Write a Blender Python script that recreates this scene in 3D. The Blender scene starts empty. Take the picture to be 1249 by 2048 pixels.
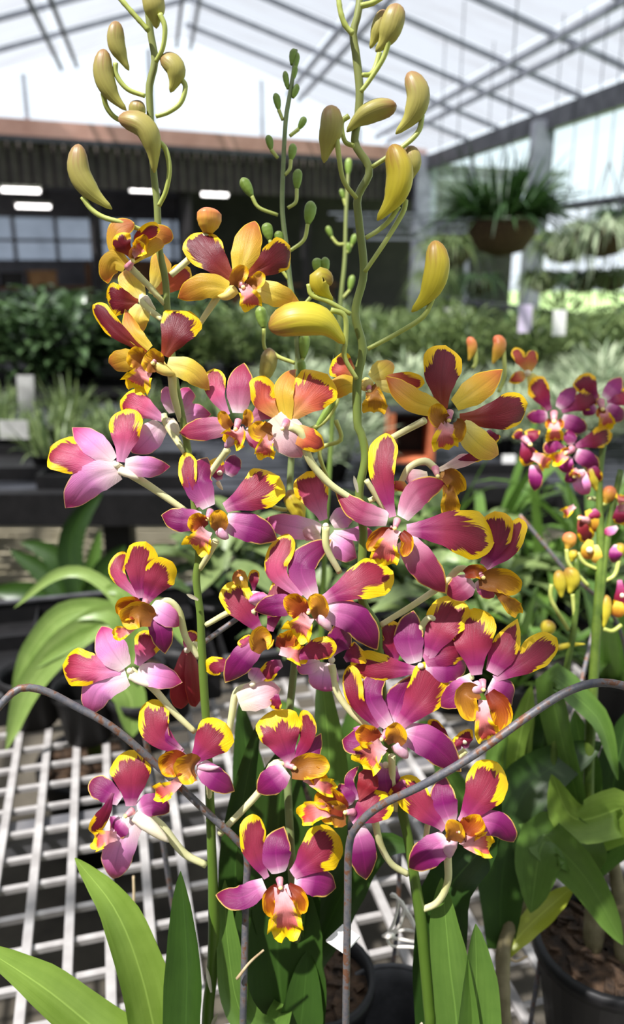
import bpy, math, random
import numpy as np
from mathutils import Vector, Matrix

# ---------------------------------------------------------------- camera, world, sun, exposure
F = 1600.0; IW, IH = 1249.0, 2048.0
PITCH = math.radians(17.5); CAMZ = 1.5
sp, cp = math.sin(PITCH), math.cos(PITCH)
C = np.array([0.0, 0.0, CAMZ])
SC = bpy.context.scene
COL = SC.collection
cam_d = bpy.data.cameras.new('camera'); cam = bpy.data.objects.new('camera', cam_d); COL.objects.link(cam)
cam.location = (0, 0, CAMZ); cam.rotation_euler = (math.radians(90) - PITCH, 0, 0)
cam_d.sensor_fit = 'VERTICAL'; cam_d.sensor_height = 36.0; cam_d.lens = F / IH * 36.0
cam_d.clip_start = 0.02; cam_d.clip_end = 200
cam_d.dof.use_dof = True; cam_d.dof.focus_distance = 0.49; cam_d.dof.aperture_fstop = 6.0
SC.camera = cam
SC.view_settings.view_transform = 'Standard'; SC.view_settings.look = 'None'
SC.view_settings.gamma = 1.0; SC.view_settings.use_curve_mapping = False
SC.view_settings.exposure = 0.08

world = bpy.data.worlds.new('sky'); SC.world = world; world.use_nodes = True
bg = world.node_tree.nodes['Background']
bg.inputs[0].default_value = (0.84, 0.92, 1.0, 1); bg.inputs[1].default_value = 1.3
sun_d = bpy.data.lights.new('sun', 'SUN'); sun = bpy.data.objects.new('sun', sun_d); COL.objects.link(sun)
sun_d.energy = 16.0; sun_d.angle = math.radians(1.0); sun_d.color = (1.0, 0.97, 0.92)
_sd = Vector((-0.52, -0.46, 1.22)).normalized()          # towards the sun
sun.rotation_euler = _sd.to_track_quat('Z', 'Y').to_euler()

# ---------------------------------------------------------------- helpers
def ray(px, py):
    x = (px - IW / 2) / F; k = (IH / 2 - py) / F
    return np.array([x, cp + k * sp, -sp + k * cp])
def P(px, py, D): return C + D * ray(px, py)
def PZ(px, py, z):
    r = ray(px, py); return C + r * ((z - CAMZ) / r[2])
def PYd(px, py, Y):
    r = ray(px, py); return C + r * (Y / r[1])
def Dst(py): return 0.44 + 0.12 * py / 2048.0

def lin(c):
    o = []
    for v in c[:3]:
        v /= 255.0
        o.append(v / 12.92 if v <= 0.04045 else ((v + 0.055) / 1.055) ** 2.4)
    return (o[0], o[1], o[2], 1.0)

class NT:
    def __init__(s, name):
        s.m = bpy.data.materials.new(name); s.m.use_nodes = True
        s.t = s.m.node_tree; s.t.nodes.clear()
        s.out = s.t.nodes.new('ShaderNodeOutputMaterial')
    def n(s, typ, **kw):
        nd = s.t.nodes.new(typ)
        for k, v in kw.items(): setattr(nd, k, v)
        return nd
    def l(s, a, b): s.t.links.new(a, b)
    def val(s, x, sock):
        if isinstance(x, (int, float)): sock.default_value = x
        elif isinstance(x, tuple): sock.default_value = x
        else: s.l(x, sock)
    def math(s, op, a, b=0.0, c=None):
        nd = s.n('ShaderNodeMath', operation=op)
        s.val(a, nd.inputs[0]); s.val(b, nd.inputs[1])
        if c is not None: s.val(c, nd.inputs[2])
        return nd.outputs[0]
    def vec(s, x, y, z):
        nd = s.n('ShaderNodeCombineXYZ')
        s.val(x, nd.inputs[0]); s.val(y, nd.inputs[1]); s.val(z, nd.inputs[2]); return nd.outputs[0]
    def noise(s, v, scale=1.0, detail=2.0, rough=0.5):
        nd = s.n('ShaderNodeTexNoise'); nd.inputs['Scale'].default_value = scale
        nd.inputs['Detail'].default_value = detail; nd.inputs['Roughness'].default_value = rough
        if v is not None: s.l(v, nd.inputs['Vector'])
        return nd.outputs[0]
    def ramp(s, f, stops):
        nd = s.n('ShaderNodeValToRGB'); cr = nd.color_ramp
        while len(cr.elements) < len(stops): cr.elements.new(0.5)
        for e, (p, c) in zip(cr.elements, stops): e.position = p; e.color = c
        s.val(f, nd.inputs[0]); return nd.outputs[0]
    def mix(s, f, a, b, blend='MIX'):
        nd = s.n('ShaderNodeMix', data_type='RGBA', blend_type=blend)
        s.val(f, nd.inputs[0]); s.val(a, nd.inputs[6]); s.val(b, nd.inputs[7]); return nd.outputs[2]
    def sstep(s, x, a, b):
        nd = s.n('ShaderNodeMapRange', interpolation_type='SMOOTHSTEP')
        s.val(x, nd.inputs[0]); nd.inputs[1].default_value = a; nd.inputs[2].default_value = b
        return nd.outputs[0]
    def coords(s, which='Object'):
        return s.n('ShaderNodeTexCoord').outputs[which]
    def bump(s, h, strength=0.2, dist=0.001):
        b = s.n('ShaderNodeBump'); b.inputs['Strength'].default_value = strength
        b.inputs['Distance'].default_value = dist; s.l(h, b.inputs['Height']); return b.outputs[0]
    def surf(s, col, rough=0.5, spec=0.4, metal=0.0, transl=0.0, tcol=None, normal=None, emit=None, estr=0.0):
        b = s.n('ShaderNodeBsdfPrincipled')
        s.val(col, b.inputs['Base Color']); s.val(rough, b.inputs['Roughness'])
        b.inputs['Metallic'].default_value = metal; b.inputs['Specular IOR Level'].default_value = spec
        if normal is not None: s.l(normal, b.inputs['Normal'])
        if emit is not None:
            s.val(emit, b.inputs['Emission Color']); b.inputs['Emission Strength'].default_value = estr
        o = b.outputs[0]
        if transl > 0:
            t = s.n('ShaderNodeBsdfTranslucent'); s.val(col if tcol is None else tcol, t.inputs[0])
            mx = s.n('ShaderNodeMixShader'); mx.inputs[0].default_value = transl
            s.l(o, mx.inputs[1]); s.l(t.outputs[0], mx.inputs[2]); o = mx.outputs[0]
        s.l(o, s.out.inputs[0]); return s.m

MAT = {}
def petal_mat(key, c0, c1, c2, marg, mw, amp, rough=0.45, transl=0.3, soft=0.03, vein=0.3, dark=0.0, dcol=(110, 22, 40), tipm=0.75, rib=0.0, heart=None):
    s = NT('petal_' + key)
    a = s.n('ShaderNodeAttribute', attribute_name='pd')
    sep = s.n('ShaderNodeSeparateColor'); s.l(a.outputs['Color'], sep.inputs[0])
    e, t, u = sep.outputs[0], sep.outputs[1], sep.outputs[2]; r = a.outputs['Alpha']
    ang = s.math('ARCTAN2', s.math('SUBTRACT', u, 0.5), s.math('ADD', t, 0.02))
    rr = s.math('MULTIPLY', r, 61.0)
    n1 = s.noise(s.vec(s.math('MULTIPLY', ang, 17.0), s.math('MULTIPLY', t, 1.3), rr), 1.0, 4.0, 0.72)
    n0 = s.noise(s.vec(s.math('MULTIPLY', ang, 3.0), s.math('MULTIPLY', t, 2.0), rr), 1.0, 1.0, 0.5)
    nn = s.math('ADD', s.math('MULTIPLY', s.math('SUBTRACT', n1, 0.5), amp), s.math('MULTIPLY', s.math('SUBTRACT', n0, 0.5), amp * 0.8))
    mwt = s.math('MULTIPLY', s.math('ADD', 1.0 - tipm, s.math('MULTIPLY', t, tipm)), mw)
    x = s.math('ADD', s.math('SUBTRACT', e, mwt), nn)
    mask = s.sstep(x, -soft, soft)
    inner = s.ramp(t, ([(0.0, lin(heart)), (0.16, lin(c0))] if heart else [(0.0, lin(c0))]) + [(0.42, lin(c1)), (0.88, lin(c2))])
    if dark > 0:
        dk = s.math('MULTIPLY', s.math('SUBTRACT', 1.0, s.sstep(x, 0.0, 0.42)), dark)
        inner = s.mix(dk, inner, lin(dcol))
    n2 = s.noise(s.vec(s.math('MULTIPLY', ang, 46.0), s.math('MULTIPLY', t, 2.5), rr), 1.0, 2.0, 0.5)
    n3 = s.noise(s.coords(), 1400.0, 2.0, 0.6)
    v = s.math('ADD', 1.0 - vein / 2 - 0.06, s.math('ADD', s.math('MULTIPLY', n2, vein), s.math('MULTIPLY', n3, 0.12)))
    if rib != 0.0:
        k = s.math('SUBTRACT', 1.0, s.sstep(s.math('ABSOLUTE', s.math('SUBTRACT', u, 0.5)), 0.0, 0.045))
        v = s.math('ADD', v, s.math('MULTIPLY', k, rib))
    hv = s.n('ShaderNodeHueSaturation'); s.l(inner, hv.inputs['Color']); s.l(v, hv.inputs['Value'])
    hm = s.n('ShaderNodeHueSaturation'); hm.inputs['Color'].default_value = lin(marg)
    s.l(s.math('ADD', 0.86, s.math('MULTIPLY', n2, 0.28)), hm.inputs['Value'])
    col = s.mix(mask, hm.outputs[0], hv.outputs[0])
    b = s.bump(s.math('ADD', n2, s.math('MULTIPLY', n3, 0.5)), 0.35, 0.0008)
    MAT[key] = s.surf(col, rough, 0.4, transl=transl, normal=b)

def plain(key, c, c2=None, scale=30.0, rough=0.5, spec=0.4, metal=0.0, transl=0.0, bump=0.0, detail=3.0, lo=0.35, hi=0.65):
    s = NT(key); co = s.coords()
    if c2 is None: c2 = tuple(v * 0.8 for v in c)
    n = s.noise(co, scale, detail, 0.6)
    col = s.ramp(n, [(lo, lin(c)), (hi, lin(c2))])
    nb = s.bump(n, bump, 0.01) if bump > 0 else None
    MAT[key] = s.surf(col, rough, spec, metal, transl, normal=nb)

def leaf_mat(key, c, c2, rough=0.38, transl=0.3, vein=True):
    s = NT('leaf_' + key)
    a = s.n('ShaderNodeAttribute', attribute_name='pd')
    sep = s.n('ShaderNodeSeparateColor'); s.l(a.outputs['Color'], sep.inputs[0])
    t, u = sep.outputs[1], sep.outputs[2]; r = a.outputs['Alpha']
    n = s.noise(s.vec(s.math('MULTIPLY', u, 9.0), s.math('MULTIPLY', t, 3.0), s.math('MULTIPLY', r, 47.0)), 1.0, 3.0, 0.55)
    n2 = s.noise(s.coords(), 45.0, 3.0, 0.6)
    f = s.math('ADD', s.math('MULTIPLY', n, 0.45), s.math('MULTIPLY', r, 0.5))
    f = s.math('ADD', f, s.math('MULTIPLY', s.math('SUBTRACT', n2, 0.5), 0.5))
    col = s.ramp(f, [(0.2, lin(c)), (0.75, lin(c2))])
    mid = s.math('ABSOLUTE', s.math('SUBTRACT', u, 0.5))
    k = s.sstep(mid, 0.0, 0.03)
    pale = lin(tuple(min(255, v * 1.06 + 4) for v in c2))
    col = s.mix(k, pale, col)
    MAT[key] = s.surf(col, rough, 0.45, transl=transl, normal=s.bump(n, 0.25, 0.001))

# ---------------------------------------------------------------- object helpers
def link(o, parent=None):
    COL.objects.link(o)
    if parent is not None:
        o.parent = parent
        if parent.type == 'EMPTY': o.matrix_parent_inverse = Matrix.Translation(-parent.location)
    return o
def mesh_obj(name, V, Fc, mat, parent=None, pd=None, smooth=True):
    me = bpy.data.meshes.new(name)
    me.from_pydata([tuple(v) for v in V], [], [tuple(f) for f in Fc])
    if smooth: me.polygons.foreach_set('use_smooth', [True] * len(me.polygons))
    if pd is not None:
        at = me.color_attributes.new('pd', 'FLOAT_COLOR', 'POINT')
        at.data.foreach_set('color', np.asarray(pd, dtype=np.float32).ravel())
    me.materials.append(MAT[mat] if isinstance(mat, str) else mat)
    me.update()
    return link(bpy.data.objects.new(name, me), parent)
def tag(o, label=None, cat=None, group=None, kind=None):
    if label: o['label'] = label
    if cat: o['category'] = cat
    if group: o['group'] = group
    if kind: o['kind'] = kind
    return o
def empty(name, label, cat, loc=(0, 0, 0), group=None):
    o = bpy.data.objects.new(name, None); COL.objects.link(o); o.location = tuple(loc); o.empty_display_size = 0.02
    return tag(o, label, cat, group)

class MB:
    """collects boxes / tubes / lathes into ONE mesh"""
    def __init__(s): s.V = []; s.F = []
    def add(s, V, Fc):
        k = len(s.V); s.V += [tuple(v) for v in V]; s.F += [tuple(i + k for i in f) for f in Fc]; return s
    def box(s, c, size, M=None):
        hx, hy, hz = [v / 2 for v in size]; c = np.array(c, float)
        pts = [np.array((x, y, z)) for x in (-hx, hx) for y in (-hy, hy) for z in (-hz, hz)]
        if M is not None: pts = [M @ p for p in pts]
        s.add([c + p for p in pts], [(0, 1, 3, 2), (4, 6, 7, 5), (0, 4, 5, 1), (2, 3, 7, 6), (0, 2, 6, 4), (1, 5, 7, 3)]); return s
    def bar(s, a, b, w, h=None):
        a = np.array(a, float); b = np.array(b, float); h = w if h is None else h
        d = b - a; L = np.linalg.norm(d); d /= L
        up = np.array((0, 0, 1.0)) if abs(d[2]) < 0.95 else np.array((0, 1.0, 0))
        x = np.cross(d, up); x /= np.linalg.norm(x); z = np.cross(x, d)
        return s.box((a + b) / 2, (w, L, h), np.stack([x, d, z], 1))
    def tube(s, pts, rad, n=8, cap=True):
        pts = np.array(pts, float); m = len(pts)
        rad = np.full(m, rad) if np.isscalar(rad) else np.array(rad, float)
        T = np.gradient(pts, axis=0); T /= np.linalg.norm(T, axis=1)[:, None] + 1e-12
        ref = np.array((0, 0, 1.0)) if abs(T[0][2]) < 0.9 else np.array((0, 1.0, 0))
        x = np.cross(T[0], ref); x /= np.linalg.norm(x)
        V = []; Fc = []
        for i in range(m):
            x = x - T[i] * np.dot(x, T[i]); x /= np.linalg.norm(x) + 1e-12; y = np.cross(T[i], x)
            for j in range(n):
                a = 2 * math.pi * j / n; V.append(pts[i] + rad[i] * (math.cos(a) * x + math.sin(a) * y))
        for i in range(m - 1):
            for j in range(n):
                Fc.append((i * n + j, i * n + (j + 1) % n, (i + 1) * n + (j + 1) % n, (i + 1) * n + j))
        if cap: Fc += [tuple(range(n))[::-1], tuple((m - 1) * n + j for j in range(n))]
        return s.add(V, Fc)
    def lathe(s, c, prof, n=28, cap_first=False, cap_last=False):
        c = np.array(c, float); V = []; Fc = []
        for (r, z) in prof:
            for j in range(n):
                a = 2 * math.pi * j / n; V.append(c + np.array((r * math.cos(a), r * math.sin(a), z)))
        for i in range(len(prof) - 1):
            for j in range(n):
                Fc.append((i * n + j, i * n + (j + 1) % n, (i + 1) * n + (j + 1) % n, (i + 1) * n + j))
        if cap_first: Fc.append(tuple(range(n))[::-1])
        if cap_last: Fc.append(tuple((len(prof) - 1) * n + j for j in range(n)))
        return s.add(V, Fc)
    def build(s, name, mat, parent=None, smooth=False): return mesh_obj(name, s.V, s.F, mat, parent, smooth=smooth)

def catmull(pts, n):
    """n+1 points on a smooth curve through pts"""
    p = np.array(pts, float)
    if len(p) == 2:
        u = np.linspace(0, 1, n + 1)[:, None]; return p[0] * (1 - u) + p[1] * u
    ext = np.vstack([2 * p[0] - p[1], p, 2 * p[-1] - p[-2]])
    dense = []
    for i in range(1, len(ext) - 2):
        p0, p1, p2, p3 = ext[i - 1], ext[i], ext[i + 1], ext[i + 2]
        for k in range(14):
            u = k / 14.0
            dense.append(0.5 * ((2 * p1) + (p2 - p0) * u + (2 * p0 - 5 * p1 + 4 * p2 - p3) * u * u + (3 * p1 - p0 - 3 * p2 + p3) * u ** 3))
    dense.append(ext[-2]); dense = np.array(dense)
    L = np.concatenate([[0], np.cumsum(np.linalg.norm(np.diff(dense, axis=0), axis=1))])
    q = np.linspace(0, L[-1], n + 1)
    return np.stack([np.interp(q, L, dense[:, k]) for k in range(dense.shape[1])], 1)

PROF = {
 'P': ([0, .08, .2, .35, .5, .63, .75, .85, .93, .975, 1], [.24, .28, .42, .64, .85, .97, 1, .9, .66, .4, .05]),
 'S': ([0, .1, .26, .42, .56, .7, .81, .9, .96, 1], [.46, .66, .92, 1, .95, .78, .55, .31, .14, .02]),
 'L': ([0, .1, .26, .45, .6, .74, .84, .92, .97, 1], [.6, .78, .95, 1, .95, .77, .54, .3, .13, .02]),
 'R': ([0, .15, .4, .6, .76, .87, .94, .98, 1], [.42, .62, .92, 1, .95, .77, .55, .3, .04]),
 'l': ([0, .15, .3, .45, .6, .75, .87, .95, 1], [.4, .42, .5, .68, .92, 1, .86, .6, .22]),
 'w': ([0, .15, .35, .55, .75, .88, .96, 1], [.5, .75, .96, 1, .9, .68, .4, .08]),
 'V': ([0, .1, .25, .45, .62, .78, .9, .97, 1], [.42, .6, .85, 1, .96, .76, .46, .2, .02]),
 'T': ([0, .2, .5, .75, .9, 1], [.8, .95, 1, .8, .45, .03]),
}
CUP = {'P': -0.16, 'S': -0.22, 'L': -0.20, 'R': -0.2, 'l': 0.30, 'w': 0.6, 'V': 0.28, 'T': 0.25}
RUF = {'P': 0.10, 'S': 0.04, 'L': 0.05, 'R': 0.04, 'l': 0.34, 'w': 0.16, 'V': 0.03, 'T': 0.02}
rng = random.Random(7)

def blade(name, kind, mat, pts3, hw_m, parent, roll=0.0, twist=0.0, nt=20, ns=10, cup=None, ruf=None, face=None, origin=None):
    """a curved petal / leaf surface along the 3-D polyline pts3; hw_m = half width in metres"""
    cl = catmull(pts3, nt)
    tt = np.linspace(0, 1, nt + 1); tt = 1 - (1 - tt) ** 1.35
    L0 = np.linspace(0, 1, nt + 1)
    cl = np.stack([np.interp(tt, L0, cl[:, k]) for k in range(3)], 1)
    length = np.linalg.norm(np.diff(cl, axis=0), axis=1).sum()
    T = np.gradient(cl, axis=0); T /= np.linalg.norm(T, axis=1)[:, None] + 1e-12
    Vw = (C - cl) if face is None else np.tile(np.array(face, float), (nt + 1, 1))
    Vw = Vw / np.linalg.norm(Vw, axis=1)[:, None]
    W0 = np.cross(T, Vw); W0 /= np.linalg.norm(W0, axis=1)[:, None] + 1e-9
    N0 = np.cross(W0, T)
    xs, ys = PROF[kind]; hw = np.interp(tt, xs, ys) * hw_m
    seed = rng.random(); cup = CUP[kind] if cup is None else cup; ruf = RUF[kind] if ruf is None else ruf
    V = []; pd = []; Fc = []
    g = random.Random(int(seed * 1e6))
    if kind == 'P':
        ka, kb = g.choice([(.55, 1.2), (1.2, .6), (.7, .85), (1.5, .65), (.6, 1.4)]); kt = g.uniform(.65, 1.0); fade = g.uniform(.2, .36)
        if mat in ('PY', 'PM'): ka, kb, kt = g.uniform(.7, 1.15), g.uniform(.7, 1.15), g.uniform(.85, 1.15)
    else: ka = kb = kt = 1.0; fade = .18
    crease = {'P': -0.07, 'S': -0.13, 'L': -0.13, 'R': -0.10, 'V': -0.02}.get(kind, 0.0)
    curl = {'P': 0.25 * g.uniform(-.4, 1.2), 'S': 0.9 * g.uniform(.2, 1.2), 'L': 0.8 * g.uniform(0, 1.2), 'R': 0.3}.get(kind, 0.0)
    if kind in 'PSL': twist = twist + g.uniform(-.45, .45)
    fr = {'l': 3.6, 'w': 2.2}.get(kind, 1.6 + seed); ph1 = seed * 6.28; ph2 = seed * 17.0
    for i in range(nt + 1):
        a = roll + twist * tt[i]
        Wd = math.cos(a) * W0[i] + math.sin(a) * N0[i]; N = -math.sin(a) * W0[i] + math.cos(a) * N0[i]
        jag = 1 + 0.03 * math.sin(23 * tt[i] + ph1)
        for j in range(ns + 1):
            s = -1 + 2 * j / ns
            jg = jag if s > 0 else 1 + 0.03 * math.sin(19 * tt[i] + ph2)
            h = hw[i] * jg
            rp = ruf * hw_m * abs(s) ** 1.6 * math.sin(6.283 * fr * tt[i] + (ph1 if s > 0 else ph2)) * min(1, tt[i] * 2.5)
            off = cup * hw[i] * (s * s - 0.3) + rp + crease * hw_m * max(0.0, 1 - abs(s) * 4) * min(1, 4 * tt[i]) * (1 - tt[i])
            off -= curl * hw_m * max(0.0, tt[i] - 0.72) ** 2 * 9
            V.append(cl[i] + Wd * s * h + N * off)
            ed = min((1 - abs(s)) * hw[i] * (ka if s > 0 else kb), (1 - tt[i]) * length * 0.85 * kt) / max(hw_m, 1e-6)
            q = (tt[i] - fade) / 0.34; q = min(1, max(0, q)); q = q * q * (3 - 2 * q)
            ed2 = ed + (1 - q) * 0.7
            pd.append((ed2, tt[i], s * 0.5 + 0.5, seed))
    m = ns + 1
    for i in range(nt):
        for j in range(ns): Fc.append((i * m + j, i * m + j + 1, (i + 1) * m + j + 1, (i + 1) * m + j))
    if origin is not None: V = [v - origin for v in V]
    return mesh_obj(name, V, Fc, mat, parent, pd)

def tube_px(name, mat, pts, rpx, parent, D=None, n=8, seg=None, origin=None):
    """a tube along pixel points (x, y[, d px toward camera]); rpx single or (start, end)"""
    P3 = []
    for q in pts:
        d = Dst(min(q[1], 2048)) if D is None else D
        d = d - (q[2] if len(q) > 2 else 0) * d / F
        P3.append(P(q[0], q[1], d))
    m = seg or max(6, 5 * (len(pts) - 1))
    cl = catmull(P3, m)
    Dm = Dst(pts[0][1]) if D is None else D
    r = rpx if not isinstance(rpx, tuple) else np.interp(np.linspace(0, 1, m + 1), np.linspace(0, 1, len(rpx)), rpx)
    r = np.array(r) * Dm / F * np.ones(m + 1)
    if origin is not None: cl = cl - origin
    return MB().tube(cl, r, n).build(name, mat, parent, True)
# ---------------------------------------------------------------- materials
petal_mat('PY', (150, 66, 36), (116, 26, 34), (104, 26, 42), (238, 190, 12), 0.27, 0.60, tipm=0.35, rib=-0.10, dark=0.5, dcol=(84, 14, 28))
petal_mat('PO', (236, 186, 100), (206, 96, 66), (160, 40, 44), (244, 194, 14), 0.38, 0.66, rib=-0.10, dark=0.5, dcol=(120, 26, 36))
petal_mat('PR', (152, 44, 106), (152, 46, 74), (138, 36, 54), (244, 200, 16), 0.38, 0.70, rib=-0.10, dark=0.6, dcol=(112, 20, 38), heart=(222, 160, 190))
petal_mat('PM', (232, 160, 204), (200, 82, 122), (150, 34, 52), (242, 192, 12), 0.32, 0.62, tipm=0.45, rib=-0.10, dark=0.6, dcol=(112, 18, 34))
petal_mat('PD', (138, 34, 92), (134, 28, 58), (120, 22, 44), (238, 186, 14), 0.34, 0.66, rib=-0.10, dark=0.5, dcol=(92, 12, 30), heart=(196, 116, 156))
petal_mat('SO', (232, 204, 70), (210, 164, 48), (178, 96, 40), (232, 190, 36), 0.07, 0.10, rib=-0.14, soft=0.06)
petal_mat('SY', (240, 228, 140), (230, 200, 74), (210, 148, 64), (240, 200, 56), 0.06, 0.08, rib=-0.14, soft=0.06)
petal_mat('SM', (188, 100, 154), (128, 28, 98), (114, 20, 66), (232, 186, 96), 0.09, 0.16, rib=0.22, soft=0.06, heart=(240, 214, 222))
petal_mat('SR', (204, 136, 162), (160, 62, 100), (150, 42, 68), (234, 186, 80), 0.09, 0.16, rib=0.12, soft=0.06, heart=(240, 216, 220))
petal_mat('SP', (246, 224, 220), (224, 142, 198), (170, 48, 106), (232, 184, 120), 0.05, 0.08, rib=-0.14, soft=0.06)
petal_mat('SW', (240, 226, 196), (236, 198, 200), (216, 140, 160), (248, 226, 190), 0.05, 0.05, rib=-0.14, soft=0.06)
petal_mat('LM', (236, 190, 196), (226, 138, 138), (190, 60, 48), (248, 204, 14), 0.40, 1.1, soft=0.06, vein=0.7, tipm=0.4)
petal_mat('LW', (120, 36, 28), (150, 66, 26), (180, 104, 20), (232, 170, 12), 0.36, 1.5, soft=0.10, vein=0.9, tipm=0.4)
petal_mat('LB', (132, 80, 34), (158, 102, 36), (188, 130, 32), (228, 176, 26), 0.36, 1.3, soft=0.12, vein=0.7, tipm=0.4)
petal_mat('RW', (180, 84, 90), (150, 40, 50), (134, 26, 34), (180, 60, 40), 0.05, 0.1)
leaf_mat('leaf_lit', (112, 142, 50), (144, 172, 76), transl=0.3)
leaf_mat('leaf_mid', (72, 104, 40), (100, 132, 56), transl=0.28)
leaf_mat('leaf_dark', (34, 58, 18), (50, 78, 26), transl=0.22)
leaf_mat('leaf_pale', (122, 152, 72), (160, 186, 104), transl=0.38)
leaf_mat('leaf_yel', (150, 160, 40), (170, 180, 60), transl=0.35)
leaf_mat('bush_a', (22, 44, 20), (88, 114, 72), rough=0.32, transl=0.2)  # lighter grey-green end paints leaf highlights into the colour
leaf_mat('bush_b', (48, 74, 36), (134, 152, 94), rough=0.4, transl=0.28)
leaf_mat('bush_c', (120, 142, 104), (186, 196, 164), rough=0.6, transl=0.3)
leaf_mat('bush_d', (28, 54, 24), (58, 88, 42), rough=0.5, transl=0.2)
leaf_mat('dry', (176, 166, 140), (214, 206, 186), rough=0.7, transl=0.2)

def bud_material(key, ca, cb, cc):
    s = NT('bud_' + key)
    a = s.n('ShaderNodeAttribute', attribute_name='pd'); sep = s.n('ShaderNodeSeparateColor'); s.l(a.outputs['Color'], sep.inputs[0])
    n = s.noise(s.vec(s.math('MULTIPLY', sep.outputs[2], 26.0), s.math('MULTIPLY', sep.outputs[1], 2.0), 0.0), 1.0, 2.0)
    f = s.math('ADD', sep.outputs[1], s.math('MULTIPLY', s.math('SUBTRACT', n, 0.5), 0.45))
    col = s.ramp(f, [(0.02, lin(ca)), (0.3, lin(cb)), (0.85, lin(cc))])
    MAT[key] = s.surf(col, 0.42, 0.35, transl=0.12, normal=s.bump(n, 0.3, 0.0008))
bud_material('bud', (150, 114, 74), (160, 148, 82), (180, 174, 88))
bud_material('bud_gold', (152, 114, 50), (182, 164, 50), (214, 200, 58))
bud_material('bud_green', (140, 156, 84), (120, 146, 62), (132, 160, 70))
bud_material('bud_pink', (214, 110, 76), (206, 130, 70), (214, 176, 60))
def stem_material():
    s = NT('stem'); co = s.coords(); sx = s.n('ShaderNodeSeparateXYZ'); s.l(co, sx.inputs[0])
    n = s.noise(co, 60.0, 3.0, 0.6)
    f = s.math('ADD', sx.outputs[2], s.math('MULTIPLY', s.math('SUBTRACT', n, 0.5), 0.12))
    mr = s.n('ShaderNodeMapRange'); s.l(f, mr.inputs[0]); mr.inputs[1].default_value = 1.05; mr.inputs[2].default_value = 1.6
    col = s.ramp(mr.outputs[0], [(0.0, lin((74, 100, 30))), (0.45, lin((98, 120, 48))), (1.0, lin((132, 138, 78)))])
    MAT['stem'] = s.surf(col, 0.45, 0.4)
stem_material()
plain('stem_dark', (62, 84, 28), (88, 108, 40), 60, 0.45)
plain('stem_grey', (98, 112, 66), (118, 132, 82), 60, 0.5)
plain('pedicel', (214, 212, 146), (232, 228, 178), 50, 0.4, transl=0.15)
plain('pedicel_green', (168, 178, 86), (190, 198, 110), 50, 0.4, transl=0.15)
plain('spur_pale', (240, 228, 196), (246, 236, 214), 90, 0.4, transl=0.2)
plain('spur_pink', (206, 150, 176), (232, 196, 200), 90, 0.4, transl=0.2)
plain('spur_yel', (222, 196, 96), (236, 216, 130), 90, 0.4, transl=0.2)
plain('column', (206, 120, 150), (230, 170, 170), 200, 0.4, transl=0.2)
plain('anther', (244, 222, 120), (250, 236, 170), 200, 0.4)
plain('cane', (126, 116, 86), (92, 84, 54), 40, 0.7, bump=0.3)
plain('bract', (196, 176, 140), (150, 128, 96), 60, 0.7)
plain('bark', (36, 26, 17), (78, 58, 40), 60, 0.9, bump=0.6)
plain('pot_black', (14, 14, 15), (24, 23, 24), 25, 0.55, spec=0.35)
plain('pot_grey', (58, 58, 60), (84, 84, 86), 30, 0.55)
plain('terracotta', (196, 112, 72), (170, 92, 58), 25, 0.8)
plain('white_plastic', (232, 232, 228), (214, 214, 210), 12, 0.45)
plain('label_lilac', (190, 176, 206), (206, 196, 216), 12, 0.5)
plain('label_grey', (176, 176, 172), (150, 150, 146), 12, 0.5)
plain('twine', (214, 208, 196), (240, 236, 228), 120, 0.8)
plain('bench_bar', (132, 128, 125), (172, 169, 166), 18, 0.6, spec=0.3, bump=0.1)
plain('bench_frame', (90, 90, 94), (124, 122, 122), 14, 0.6, metal=0.2)
plain('floor_mat', (50, 46, 40), (92, 86, 74), 3.0, 0.9, bump=0.3, detail=8)
plain('sunlit_floor', (206, 196, 168), (176, 166, 138), 5, 0.9, bump=0.2, detail=6)  # pale tone paints sunlight on the floor
plain('steel', (104, 108, 118), (126, 130, 140), 6, 0.55, metal=0.1)
plain('steel_dark', (48, 50, 56), (70, 72, 78), 6, 0.55, metal=0.3)
plain('beam_red', (186, 146, 134), (164, 124, 112), 3, 0.7)
plain('cladding', (62, 58, 56), (84, 78, 74), 4, 0.7)
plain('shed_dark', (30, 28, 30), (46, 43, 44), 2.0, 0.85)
plain('shed_grey', (110, 110, 120), (140, 140, 150), 2.0, 0.8)
plain('shed_white', (196, 200, 206), (168, 172, 180), 2.0, 0.7)
plain('wood', (110, 76, 48), (84, 56, 36), 9, 0.8)
plain('cardboard', (150, 112, 76), (126, 92, 62), 9, 0.85)
plain('outside_green', (120, 150, 90), (168, 190, 130), 1.2, 0.9, detail=6)
plain('coir', (92, 70, 50), (64, 48, 34), 50, 0.95, bump=0.5)

def wire_material():
    s = NT('rusty_wire'); co = s.coords(); n = s.noise(co, 210.0, 4.0, 0.65); n2 = s.noise(co, 60.0, 3.0)
    f = s.math('ADD', s.math('MULTIPLY', n, 0.6), s.math('MULTIPLY', n2, 0.4))
    col = s.ramp(f, [(0.42, lin((92, 93, 100))), (0.52, lin((112, 109, 110))), (0.585, lin((116, 80, 60)))])
    MAT['wire'] = s.surf(col, 0.55, 0.4, 0.35, normal=s.bump(n, 0.4, 0.0005))
wire_material()

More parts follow.
